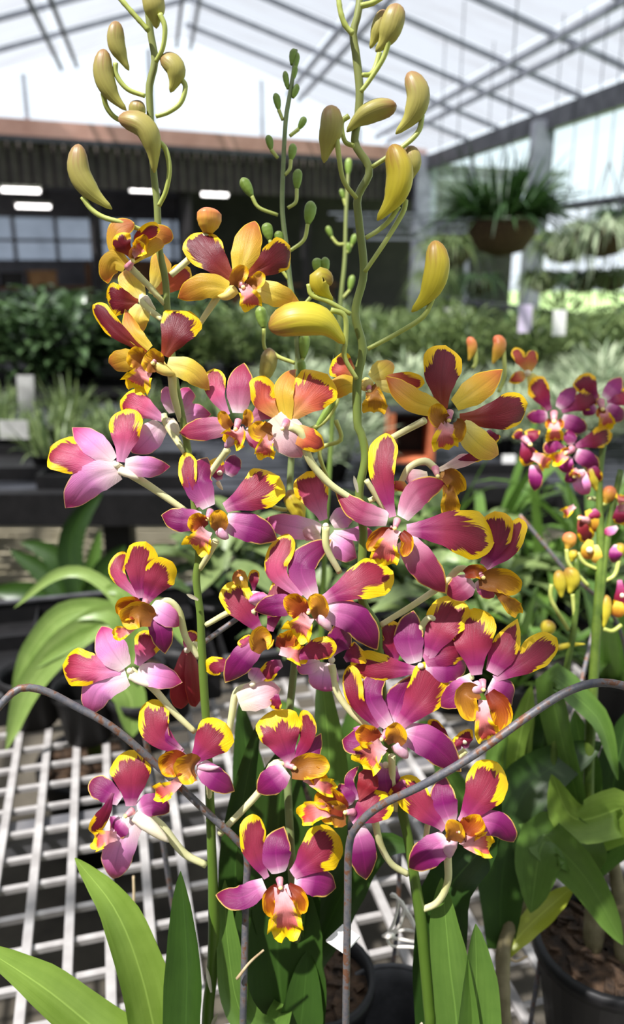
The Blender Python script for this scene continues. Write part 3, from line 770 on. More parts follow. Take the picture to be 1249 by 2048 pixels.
# =============== plant 1 : left spike
ZB = 0.76
p1 = empty('orchid_plant', 'potted orchid with the left flower spike and three strap leaves at lower left', 'orchid', (-0.075, 0.43, ZB), 'orchids in the foreground')
stem_from(p1, [(290, -30), (296, 20), (302, 70), (310, 122), (299, 172), (300, 215), (304, 290), (308, 350), (314, 402), (316, 446), (319, 500), (331, 560), (335, 622),
               (345, 720), (352, 775), (364, 832), (376, 900), (384, 960), (394, 1060), (398, 1110), (393, 1160), (401, 1230), (404, 1300), (409, 1390), (415, 1480), (420, 1598), (424, 1710),
               (427, 1790), (428, 1860), (424, 1950), (415, 2050), (410, 2330)], [12, 13, 14, 15, 16, 18, 21, 25, 29, 32], 'stem')
stem_from(p1, [(230, -15), (262, 22), (280, 42), (298, 62)], [9, 9], 'pedicel_green', 'side_stalk')
for a in [
  ([(233, 42), (232, 85), (244, 115), (258, 141)], 35, 'bud', [(231, 126), (233, 150), (255, 178), (290, 192)]),
  ([(208, 98), (208, 150), (225, 190), (253, 221)], 40, 'bud', [(206, 186, -4), (214, 215, -10), (232, 236, -16), (262, 246, -20), (298, 250, -16)]),
  ([(237, 236, 20), (285, 252, 24), (304, 290, 22), (309, 346, 16)], 44, 'bud', [(316, 282, 14), (332, 300, 12), (339, 340, 10), (332, 382, 6), (318, 412, 0)]),
  ([(277, 200, -12), (276, 225, -14), (284, 250, -16)], 34, 'bud', None),
  ([(324, 112, -6), (350, 136, 0), (350, 160, 2), (341, 185, 2)], 40, 'bud', [(358, 155), (371, 172), (362, 205), (338, 224), (312, 233)]),
  ([(302, -20), (308, 15), (313, 57)], 44, 'bud', [(320, 28, 10), (330, 55, 12), (326, 95, 8), (312, 124, 0)]),
  ([(157, 288), (160, 345), (185, 385), (224, 418)], 44, 'bud', [(165, 394), (182, 418), (206, 434), (245, 446), (312, 470, -25)]),
]: make_bud(p1, a[0], a[1], a[2], a[3])
# opening round bud behind flower 2
make_bud(p1, [(417, 416, -30), (417, 440, -26), (415, 466, -26)], 50, 'bud_pink', [(414, 468, -30), (392, 505, -24), (342, 550, -6)], (16, 13), shape='egg', pmat='pedicel')

FL1 = ['''f 258,532 8
P SO 254,528 228,500,8 233,462,14 268,444,12 : 40 30
P PY 262,512,14 244,490,26 232,468,30 : 46 20 -0.5
P PY 268,505,16 292,470,26 322,462,20 : 44 -40 -0.4
R SO 262,520 295,490,6 322,470 348,476 : 46 8
L SO 252,532 228,520,6 216,545 222,570 : 42
l LM 266,512,20 278,500,30 290,490,34 : 34 20 0.5
w LB 262,516,18 272,500,28 282,484,30 : 30 -30
p 262,536 298,572 330,608 : 13 11''',
'''f 482,562 10
P PY 468,562 424,515 384,466 : 78
P PY 496,552 540,525 582,492 : 66
S SO 478,548 492,500 511,430 : 58
L SO 458,578 408,572 350,598 : 50
L SY 510,575 552,590 600,606 : 48
w LB 470,572,8 474,560,18 486,545,22 : 30
w LB 494,570,8 508,565,18 514,552,16 : 26
l LM 486,572 498,592 504,618 : 46
m SY 470,578 452,592 436,592 : 34
p 438,590 418,620 398,650 : 15 12''',
'''f 314,716 14
P PY 330,712 352,665 376,618 : 82
P PY 292,706 236,664 187,609 : 46 25
S SO 300,697 268,665 251,616 : 34
L SO 275,716 245,722 213,732 : 46
L SY 335,728 382,742 421,780 : 46
w LB 288,728,8 276,718,18 266,712,22 : 40
w LB 318,735,8 308,725,20 298,718,22 : 44
l LM 294,738 282,754 268,776 : 60
m SY 312,726 332,742 350,748 : 40
p 344,748 348,790 362,842 : 17 13''',
'''f 292,600 -58
P PY 276,606 246,602 212,598 : 66
R SY 284,600 266,570 250,536 : 50
P SY 302,588 316,548 330,505 : 44
P PO 306,590 345,565 382,535 : 46
L SY 286,612 276,640 284,668 : 44
m SW 290,596 300,610 312,620 : 34
p 284,590 290,612 326,640 : 15 11''']
for f in FL1: make_flower(p1, f)
FL1b = ['''f 338,842 -52
P PM 326,838 285,815 240,798 : 60
L SP 322,848 295,880 262,912 : 54
S SP 346,826 340,800 330,766 : 34
P SP 360,828 372,800 378,775 : 34
L SP 358,832 390,826 424,828 : 40
m SW 340,842 352,862 350,880 : 44
p 326,830 336,852 352,878 370,905 : 15 12''',
'''f 234,930 4
P PM 216,932 150,912 98,895 : 84
P PM 242,924 250,870 250,816 : 70
S SP 226,922 185,885 142,850 : 52
L SP 250,930 300,935 344,938 : 44
L SP 238,940 180,962 130,1023 : 66
m SW 240,940 262,950 278,958 : 36
p 232,932 290,966 372,1022 : 17 13''',
'''f 476,846 4
P PM 456,830 432,785 428,736 : 46 10
S SR 478,826 480,770 486,718 : 54
P SR 500,842 530,820 560,800 : 52
L SR 458,852 410,858 354,866 : 46
R SR 490,862 520,882 545,890 : 40
w LB 464,854,8 456,848,18 448,832,20 : 22
w LB 488,850,8 494,842,18 492,828,20 : 20
l LM 472,858 474,868 462,884 : 52
m SP 470,870 458,886 450,896 : 36
p 456,898 438,922 416,954 : 15 12''',
'''f 420,1026 16
P PR 398,1014 378,965 374,905 : 40 20
S SM 418,1014 396,960 420,908 : 58
P PR 450,1016 510,985 560,950 : 88
L SM 404,1038 360,1040 318,1030 : 48
L SM 452,1044 510,1058 560,1080 : 58
w LW 410,1056,8 398,1048,20 388,1042,24 : 38
w LB 440,1060,8 438,1045,20 432,1034,20 : 34
l LM 414,1060 404,1074 390,1100 : 60
m SP 440,1060 450,1072 458,1076 : 36
p 432,1082 416,1112 400,1138 : 15 12''',
'''f 440,945 -70
P PR 440,960 432,940 418,922 : 50
L SM 455,950 466,930 472,905 : 34
m SW 436,965 440,972 446,980 : 20''',
'''f 290,1206 14
P PR 282,1196 280,1140 292,1083 : 66
P PM 278,1198 234,1146 250,1103 : 34 20
P PR 292,1204 316,1160 342,1122 : 68
w LW 284,1222,8 266,1218,16 250,1226,16 : 44
w LB 306,1240,10 286,1232,24 264,1246,24 : 48
l LM 270,1252,14 254,1262,18 226,1270,20 : 30
L SP 304,1210 330,1228 366,1250 : 44
L SM 306,1222 322,1262 330,1310 : 46
p 312,1210 336,1202 358,1224 372,1275 398,1315 : 15 13''',
'''f 260,1342 4
P PM 242,1342 180,1338 122,1330 : 76
S SP 250,1336 222,1296 198,1246 : 62
P PM 274,1330 290,1300 306,1262 : 56
L SP 276,1344 320,1352 366,1364 : 50
L SP 254,1352 198,1376 174,1436 : 64
m SW 262,1350 290,1366 312,1374 : 40
p 260,1340 306,1376 348,1424 390,1464 : 16 12''',
'''f 374,1300 -60
R RW 376,1300 366,1360 364,1420 : 50 20
R RW 380,1300 388,1360 394,1415 : 40 30
P PM 372,1304 378,1282 392,1262 : 30
p 378,1298 390,1288 402,1300 : 12 10''',
'''f 380,1518 14
P PR 364,1506 312,1462 306,1398 : 66
S SM 362,1500 330,1476 334,1432 : 26 40
P PR 386,1524 418,1486 452,1446 : 80
w LW 372,1530,10 354,1528,20 338,1540,24 : 48
w LB 392,1536,10 384,1536,26 366,1548,28 : 52
l LM 362,1556 348,1572 310,1592 : 40
L SM 400,1530 430,1556 474,1582 : 46
L SM 372,1520 344,1512 322,1522 : 30
m SP 396,1532 420,1536 440,1534 : 22
p 414,1540 418,1572 420,1602 : 13 11''',
'''f 262,1624 14
P PR 262,1612 262,1560 258,1500 : 84
R SM 240,1602 208,1580 178,1562 : 46
P PD 226,1586,20 210,1625,26 184,1668,26 : 34 25
L SM 276,1620 308,1610 342,1628 : 46
L SP 268,1640 240,1690 224,1770 : 66
L SM 246,1640 236,1652 222,1666 : 50
l LM 234,1672 210,1676 186,1682 : 44
m SW 272,1630 300,1652 338,1684 : 44
p 274,1628 320,1650 368,1706 412,1730 : 20 14''']
for f in FL1b: make_flower(p1, f)
# fold flower 7 etc. hang free; leaves of plant 1
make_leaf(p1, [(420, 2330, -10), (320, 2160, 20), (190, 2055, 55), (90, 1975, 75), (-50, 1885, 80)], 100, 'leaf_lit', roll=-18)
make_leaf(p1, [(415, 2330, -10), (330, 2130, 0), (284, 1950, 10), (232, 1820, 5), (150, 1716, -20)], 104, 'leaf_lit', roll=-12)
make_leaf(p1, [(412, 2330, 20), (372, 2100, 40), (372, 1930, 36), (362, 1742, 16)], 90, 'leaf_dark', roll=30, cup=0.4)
make_pot(p1, (P(410, 2330, .60)[0], P(410, 2330, .60)[1], ZB), 0.062, 0.115)
bract(p1, 423, 1985, -10, -52); bract(p1, 397, 1200, -24, -12); bract(p1, 420, 2060, 16, -34)

# =============== plant 2 : right spike
p2 = empty('orchid_plant', 'potted orchid with the tall right flower spike and two broad leaves at lower right', 'orchid', (0.09, 0.43, ZB), 'orchids in the foreground')
stem_from(p2, [(724, -30), (716, 30), (707, 66), (713, 112), (720, 182), (716, 240), (711, 288), (740, 340), (716, 394), (719, 446), (728, 545), (711, 625), (726, 696), (715, 760), (716, 850),
               (724, 870), (731, 917), (719, 985), (727, 1060), (726, 1090), (724, 1196), (753, 1250), (758, 1300), (766, 1400), (785, 1530), (805, 1623), (819, 1688), (830, 1760), (841, 1830), (848, 1902), (858, 2010), (862, 2070), (868, 2330)],
          [13, 15, 16, 17, 18, 20, 22, 25, 27, 30], 'stem')
stem_from(p2, [(676, -15), (682, 25), (692, 52), (707, 68)], [9, 10], 'pedicel_green', 'side_stalk')
stem_from(p2, [(770, -8), (745, 6), (722, 12)], [9, 10], 'pedicel_green', 'side_stalk')
for a in [
  ([(796, 8, 6), (786, 45, 8), (772, 80, 6), (752, 104, 2)], 46, 'bud', [(780, 76, 14), (768, 115, 8), (740, 160, 2), (722, 184, 0)], 'boot'),
  ([(770, 20, -20), (757, 60, -18), (741, 97, -18)], 32, 'bud', [(760, 105, -20), (752, 132, -16), (742, 148, -10), (726, 150, 0)], 'boot'),
  ([(818, 144), (836, 190, 4), (824, 232, 2), (792, 268, -2)], 46, 'bud', [(845, 230), (838, 262), (808, 292), (745, 334)], 'boot'),
  ([(794, 212, -18), (750, 220, -14), (716, 240, -14), (694, 264, -14)], 42, 'bud', [(698, 232, -20), (684, 246, -18), (690, 282, -10), (708, 292, 0)], 'boot'),
  ([(660, 211, 16), (664, 250, 20), (655, 290, 16), (648, 326, 12)], 46, 'bud', [(672, 256, 28), (678, 310, 22), (688, 362, 12), (714, 397, 2)], 'boot'),
  ([(785, 289, 16), (802, 345, 20), (790, 395, 18), (755, 441, 12)], 54, 'bud_gold', [(798, 412, 6), (780, 440, 4), (758, 460, 0), (732, 476, 0)], 'boot'),
  ([(818, 292, -16), (826, 325, -14), (820, 365, -14)], 34, 'bud', [(812, 400, -10), (806, 425, -6), (772, 482, 0), (730, 544, 2)], 'boot'),
  ([(870, 481), (874, 535, 4), (858, 585, 2), (824, 624, -4)], 50, 'bud_gold', [(868, 592), (848, 632), (800, 664), (736, 698)], 'boot'),
  ([(538, 656, 24), (595, 640, 30), (648, 648, 26), (691, 688, 14)], 66, 'bud_gold', [(662, 620, 18), (690, 632, 16), (692, 680, 14), (690, 715, 10), (714, 758, 0)], 'boot'),
  ([(666, 566, -10), (640, 556, -6), (646, 580, -8), (666, 601, -12)], 40, 'bud_gold', [(618, 568, -8), (624, 590, -6), (655, 602, -4), (702, 628, 0)], 'boot'),
]: make_bud(p2, a[0], a[1], a[2], a[3], shape=a[4])
FL2 = ['''f 572,846 22
P PO 556,836 530,800 532,752 : 62
S SO 574,840 566,780 590,728 : 46 20
P PO 580,838 615,795 656,748 : 92
L PO 586,862 622,880 656,896 : 46
L SW 548,834 580,876 608,920 : 72
w LB 545,862,10 528,862,20 520,850,20 : 40
l LM 542,872 532,890 530,916 : 42
p 580,852,26 604,868,26 620,920,16 658,966,6 704,998,0 : 17 14''',
'''f 652,1052 -56
P PM 648,1040 632,998 612,944 : 72
L SP 642,1062 590,1054 522,1038 : 48
L SW 640,1066 622,1072 612,1082 : 40
S SP 664,1048 688,1034 712,1028 : 44
P SP 668,1064 710,1068 746,1062 : 32
L SP 660,1072 690,1098 716,1116 : 52
p 652,1054,-10 654,1096,-8 680,1145,-20 : 14 12''',
'''f 737,770 -64
P PO 716,752 692,738 664,718 : 56
L SO 712,768 684,772 652,796 : 42
S SY 742,756 764,740 790,718 : 42
P PO 752,760 800,758 850,768 : 34
L SY 750,768 800,778 848,788 : 26
l LB 742,772 750,795 748,826 : 52
m SY 738,764 730,772 720,770 : 40''',
'''f 900,828 18
P PY 886,818 884,760 892,690 : 82
S SO 910,810 955,778 1008,737 : 56
P PY 920,836 985,832 1058,808 : 72
L SO 880,818 826,800 769,752 : 48
L SY 922,850 962,890 1006,914 : 54
w LB 896,842,10 884,838,22 880,818,22 : 36
w LB 912,842,10 918,850,20 914,872,18 : 24
l LM 900,846 890,868 892,900 : 54
m SY 890,838 872,842 860,840 : 26
p 850,841 806,864,-34 770,884,-40 734,906,-26 : 14 12''',
'''f 794,1044 26
P PR 786,1034 764,945 770,865 : 62
S SR 806,1036 838,985 898,961 : 54
P PR 814,1060 905,1060 992,1082 : 98
L SR 776,1038 722,1024 670,984 : 46
L SR 810,1078 846,1130 893,1190 : 62
w LW 788,1064,8 768,1070,20 752,1090,22 : 28
w LW 804,1064,8 812,1078,18 806,1098,16 : 24
l LM 792,1058 776,1086 768,1132 : 58
p 784,1030,-14 762,1005,-10 733,960,0 : 13 11''',
'''f 872,940 -30
P SW 872,942 915,925 958,908 : 34 20
P PD 900,930 945,915 982,900 : 26
L PO 880,950 902,958 918,968 : 24
R SW 856,950 830,955 812,962 : 34
P PO 812,966 800,975 796,985 : 40
w LB 888,950 902,956 910,975 : 36
l LB 892,960 900,990 902,1030 : 40
P PD 978,860 984,875 992,890 : 34
p 870,936 850,922 818,936 794,975 738,1002 : 14 12''',
'''f 958,1146 10
P PD 968,1130 992,1080 990,1022 : 68
P PR 972,1138 1020,1092 1038,1034 : 48 10
L SR 944,1160 918,1180 892,1192 : 52
L SR 960,1158 978,1180 990,1196 : 40
w LB 958,1164,10 990,1162,20 1016,1176,20 : 46
l LB 990,1176 1012,1200 1040,1226 : 34
w LW 930,1148 945,1144 958,1148 : 26
p 944,1142 918,1138 890,1166 830,1208 762,1250 : 14 12''',
'''f 624,1214 30
P PM 602,1194 552,1140 578,1068 : 54 12
S SM 626,1194 604,1130 668,1074 : 56
P PR 648,1200 716,1166 786,1138 : 84
L SM 596,1210 550,1212 506,1224 : 46
L SM 654,1222 712,1240 757,1304 : 62
w LW 612,1232,8 596,1216,20 582,1208,24 : 42
w LB 640,1236,8 638,1218,22 626,1206,20 : 36
l LM 618,1232 606,1248 590,1272 : 62
m SP 640,1232 652,1246 662,1262 : 38''',
'''f 528,1274 6
P PR 522,1264 486,1215 456,1164 : 66
P PD 540,1262 558,1200 590,1148 : 60
L SM 516,1284 484,1320 450,1366 : 52
R PM 500,1290 492,1282 486,1272 : 34
w LB 532,1300,8 526,1285,20 540,1280,22 : 46
w LW 562,1300,8 576,1285,18 580,1272,18 : 46
l LM 560,1302 590,1308 612,1314 : 40
P PR 588,1318,20 630,1300,26 674,1292,22 : 46
S SP 520,1210 516,1195 512,1182 : 40
p 512,1224 470,1220 412,1250 : 13 11''',
'''f 664,1320 -16
P SM 660,1312 680,1280 700,1262 : 60
L SP 650,1325 646,1360 646,1392 : 62
L SP 640,1322 612,1330 588,1334 : 40
P PD 690,1320 706,1310 730,1300 : 50
p 664,1330,-10 674,1382,-4 704,1426,-2 742,1458,-6 : 14 12''',
'''f 505,1368 -10
L SW 478,1404 520,1388 566,1374 : 60
R PR 564,1326,4 544,1336,8 526,1362,4 : 34
P PR 470,1336 440,1330 412,1340 : 40
S SP 505,1362 515,1345 520,1330 : 40
P PD 555,1388,6 552,1402,6 546,1418,2 : 30
p 502,1372 474,1384 464,1430 456,1476 : 15 13''',
'''f 578,1530 16
P PR 580,1524 564,1475 548,1420 : 92
P PD 588,1524 614,1472 606,1420 : 42 20
S SM 592,1526 622,1504 644,1466 : 38
L SM 572,1540 548,1560 512,1586 : 54
w LB 582,1544,8 606,1536,20 636,1536,20 : 46
l LM 610,1556 640,1570 672,1578 : 36
w LW 616,1540,8 628,1548,18 640,1560,16 : 30
p 572,1524 544,1532 522,1580 440,1668 : 15 13''',
'''f 560,1762 24
P PR 534,1756 508,1700 506,1628 : 54
S SM 558,1746 552,1700 566,1648 : 62
P PR 586,1750 630,1712 680,1672 : 92
L SM 530,1770 478,1796 427,1785 : 46
L SM 590,1758 630,1762 680,1778 : 56
w LW 556,1772,8 544,1790,20 548,1815,20 : 26
w LW 576,1772,8 592,1788,20 596,1810,18 : 28
l LM 562,1772 570,1818 572,1874 : 72''',
'''f 704,1624 26
P PR 704,1644 738,1618 774,1584 : 76
P RW 716,1600 734,1570 748,1542 : 46
S SM 696,1612 690,1590 676,1566 : 42
L SM 712,1600 698,1560 718,1530 : 22 30
L SM 714,1656 726,1700 734,1764 : 56
w LW 690,1622,8 668,1606,18 648,1612,20 : 42
w LB 694,1636,8 672,1630,20 660,1640,22 : 46
l LM 676,1622 640,1622 598,1632 : 46
p 750,1640 762,1690 784,1728 816,1748 : 14 13''',
'''f 772,1468 30
P PD 756,1456 712,1400 702,1330 : 42 20
S SM 778,1452 740,1390 778,1322 : 50
P PR 798,1454 842,1400 890,1330 : 90
S SM 784,1444,-14 800,1400,-16 824,1352,-18 : 56
L SM 738,1464 712,1482 682,1476 : 54
L SM 806,1464 868,1490 925,1546 : 64
w LW 760,1484,8 738,1474,20 726,1470,22 : 42
w LB 790,1488,8 790,1474,22 780,1464,20 : 42
l LM 766,1488 750,1502 724,1530 : 66
m SP 794,1486 806,1504 816,1516 : 44
p 784,1512 786,1560 794,1620 : 14 12''',
'''f 966,1366 18
P PR 954,1350 946,1290 946,1216 : 94
S PR 984,1346 1010,1296 1036,1236 : 54
P PR 990,1358 1050,1324 1112,1274 : 64
L SM 944,1362 914,1388 872,1410 : 50
L SM 978,1372 1002,1386 1026,1412 : 64
w LB 960,1384,8 940,1388,20 950,1424,22 : 40
w LW 980,1384,8 996,1408,20 992,1440,18 : 40
l LM 968,1400 968,1440 980,1482 : 50
m SM 960,1372 950,1378 940,1380 : 40
p 945,1352 920,1362 860,1378 780,1402 : 14 12''',
'''f 842,1332 -6
S SM 830,1326 818,1275 830,1214 : 60
P PR 856,1318 880,1260 918,1194 : 84
P PR 836,1340 770,1336 702,1326 : 62
P PD 790,1330,-8 784,1285,-10 776,1240,-14 : 56
L SM 852,1330 896,1332 944,1330 : 66
L PD 850,1322 900,1300 960,1290 : 60
p 838,1262,-30 858,1236,-30 880,1245,-34 : 13 11''',
'''f 908,1658 24
P PR 890,1658 846,1616 798,1556 : 66
S SM 902,1646 886,1600 886,1546 : 56
P PR 924,1646 964,1590 998,1526 : 88
L SM 894,1678 858,1706 816,1740 : 58
L SM 944,1644 996,1650 1032,1692 : 52
w LW 924,1672,8 942,1656,20 950,1644,22 : 44
w LB 912,1684,8 910,1668,20 902,1654,20 : 36
l LM 924,1678 946,1688 984,1690 : 50
m SP 902,1680 898,1700 900,1716 : 46
p 896,1712 896,1764 876,1804 844,1820 : 15 13''',
'''f 930,1482 -24
P PD 934,1496 928,1478 922,1462 : 44
P PD 906,1500 884,1470 858,1440 : 28
R PY 968,1590 970,1606 974,1626 : 34
P PR 920,1500 914,1490 904,1486 : 34
p 932,1500 900,1530 860,1560 : 12 10''',
'''f 772,1530 -6
L SM 776,1528 772,1560 780,1598 : 60
P PD 808,1560 800,1580 796,1600 : 40
p 866,1600 856,1650 850,1692 : 13 11''',
'''f 484,1158 -30
P SO 494,1180 484,1160 468,1146 : 32
P PD 508,1180 508,1160 506,1140 : 24
S SP 500,1186 512,1200 520,1216 : 36''']
for f in FL2: make_flower(p2, f)
make_bud(p2, [(694, 1192, -34), (690, 1215, -34), (694, 1240, -34)], 40, 'bud_pink', None, shape='egg')
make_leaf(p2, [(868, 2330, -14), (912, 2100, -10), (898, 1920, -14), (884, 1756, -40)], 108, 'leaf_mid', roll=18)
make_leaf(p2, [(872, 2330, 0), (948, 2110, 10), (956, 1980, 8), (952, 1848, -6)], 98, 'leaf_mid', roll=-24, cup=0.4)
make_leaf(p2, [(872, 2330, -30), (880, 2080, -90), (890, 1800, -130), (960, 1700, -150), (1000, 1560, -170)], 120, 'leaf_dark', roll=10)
make_pot(p2, (P(868, 2330, .60)[0], P(868, 2330, .60)[1], ZB), 0.062, 0.115)
bract(p2, 716, 985, -8, -34); bract(p2, 845, 2045, -14, 26)

# =============== plant 3 : middle, still in green bud
p3 = empty('orchid_plant', 'potted orchid between the two, its thin middle spike still in small green buds', 'orchid', PZ(600, 1930, .76), 'orchids in the foreground')
OFF3 = 0.06
def D3(py): return Dst(py) + OFF3
D3c = 0.56
stem_from(p3, [(592, 100), (588, 140), (580, 190), (572, 240), (567, 330), (565, 420), (574, 500), (580, 560), (592, 650), (596, 720), (588, 800), (584, 900), (580, 1000), (588, 1100), (596, 1200), (590, 1320), (575, 1500), (585, 1750), (598, 1920, -160)], [8, 9, 11, 13, 14, 15, 16, 18, 18], 'stem_grey', D=D3c)
for (a, b, w, ped) in [
  ((588, 97), (584, 130), 14, None), ((596, 105), (590, 140), 12, None), ((570, 142), (576, 178), 12, None), ((596, 168), (586, 196), 13, None), ((592, 130), (586, 160), 12, None),
  ((551, 186), (558, 220), 15, [(558, 220), (566, 240)]), ((611, 234), (598, 258), 14, [(598, 258), (580, 272)]), ((536, 270), (543, 300), 15, [(543, 300), (556, 316)]),
  ((587, 287), (582, 320), 17, [(582, 320), (580, 338), (570, 350)]), ((484, 356), (504, 392), 22, [(504, 392), (518, 415), (556, 430)]),
  ((597, 338), (594, 378), 19, [(594, 378), (592, 404), (576, 416)]), ((623, 402), (616, 448), 24, [(616, 448), (608, 480), (580, 502)]),
  ((532, 446), (540, 480), 22, [(540, 480), (552, 520), (578, 560)]), ((556, 462), (562, 490), 18, None),
  ((520, 612), (528, 656), 24, [(528, 656), (532, 700), (575, 722)]), ((610, 664), (606, 716), 22, [(606, 716), (600, 735), (594, 740)]),
  ((634, 516), (636, 545), 22, [(636, 545), (640, 570), (600, 620)]), ((650, 514), (652, 545), 18, None),
  ((600, 718), (606, 750), 20, [(606, 750), (600, 770), (592, 776)]), ((676, 790), (630, 860), 16, [(630, 860), (605, 880), (586, 890)])]:
    make_bud(p3, [a, ((a[0] + b[0]) / 2, (a[1] + b[1]) / 2), b], w, 'bud_green', ped, (8, 7), D=D3c, shape='egg', pmat='pedicel_green')
make_bud(p3, [(540, 696), (536, 728), (526, 764)], 34, 'bud', [(545, 704), (560, 715), (590, 726)], (9, 8), D=D3c, shape='egg')
make_bud(p3, [(578, 980), (588, 1005), (604, 1040)], 38, 'bud_gold', None, D=0.535, shape='egg')
for ped in ([(680, 760), (672, 810), (640, 850), (590, 862)], [(656, 960), (640, 900), (682, 880), (672, 840)], [(540, 1010), (560, 1018), (582, 1020)]):
    stem_from(p3, ped, [8, 9], 'pedicel_green', 'side_stalk', D=D3c)
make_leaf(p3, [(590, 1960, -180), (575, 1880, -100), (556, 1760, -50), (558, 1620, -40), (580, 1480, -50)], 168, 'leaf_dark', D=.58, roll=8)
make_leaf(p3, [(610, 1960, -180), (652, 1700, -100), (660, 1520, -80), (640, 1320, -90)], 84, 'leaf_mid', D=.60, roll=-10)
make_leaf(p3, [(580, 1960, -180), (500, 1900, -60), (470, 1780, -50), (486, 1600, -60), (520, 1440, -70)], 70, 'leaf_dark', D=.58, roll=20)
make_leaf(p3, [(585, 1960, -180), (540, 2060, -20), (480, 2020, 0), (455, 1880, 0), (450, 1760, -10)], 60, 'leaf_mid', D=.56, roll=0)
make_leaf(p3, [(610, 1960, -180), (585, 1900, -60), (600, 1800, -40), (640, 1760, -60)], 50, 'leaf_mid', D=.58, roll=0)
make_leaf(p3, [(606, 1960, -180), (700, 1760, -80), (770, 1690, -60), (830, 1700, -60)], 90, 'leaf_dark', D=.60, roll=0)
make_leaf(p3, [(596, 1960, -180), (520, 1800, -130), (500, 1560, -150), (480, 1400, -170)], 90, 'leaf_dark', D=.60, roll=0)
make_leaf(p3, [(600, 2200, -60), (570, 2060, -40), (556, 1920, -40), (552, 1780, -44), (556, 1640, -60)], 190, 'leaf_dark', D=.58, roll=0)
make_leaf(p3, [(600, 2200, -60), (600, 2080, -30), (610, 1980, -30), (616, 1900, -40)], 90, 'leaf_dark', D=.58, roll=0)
q = PZ(632, 1950, .875); make_pot(p3, (q[0], q[1], .76), 0.052, 0.115)

# =============== plant 4 : far thin spike behind
p4 = empty('orchid_plant', 'slender orchid shoot with pale green buds behind the right spike', 'orchid', PZ(650, 1600, .76), 'orchids in the foreground')
stem_from(p4, [(698, 318), (696, 360), (692, 440), (690, 520), (682, 600), (676, 700), (668, 800), (662, 900), (650, 1100), (640, 1400), (648, 1620)], [6, 9, 10, 11, 12], 'stem', D=.80)
for (a, b, w, ped) in [((698, 316), (697, 350), 14, None), ((682, 378), (688, 398), 10, [(688, 398), (692, 412)]), ((655, 452), (664, 474), 12, [(664, 474), (676, 488), (690, 488)]),
                       ((697, 485), (698, 505), 12, None), ((712, 468), (704, 490), 12, [(704, 490), (694, 506)]), ((706, 550), (700, 580), 13, [(700, 580), (686, 596)])]:
    make_bud(p4, [a, ((a[0] + b[0]) / 2, (a[1] + b[1]) / 2), b], w, 'bud_green', ped, (6, 6), D=.80, shape='egg')
q = PZ(655, 1600, .87); make_pot(p4, (q[0], q[1], .76), 0.05, 0.11)
for pts in ([(648, 1630), (620, 1480), (560, 1400)], [(650, 1630), (700, 1500), (720, 1380)], [(652, 1630), (760, 1520), (860, 1440)]):
    make_leaf(p4, pts, 60, 'leaf_mid', D=1.0)

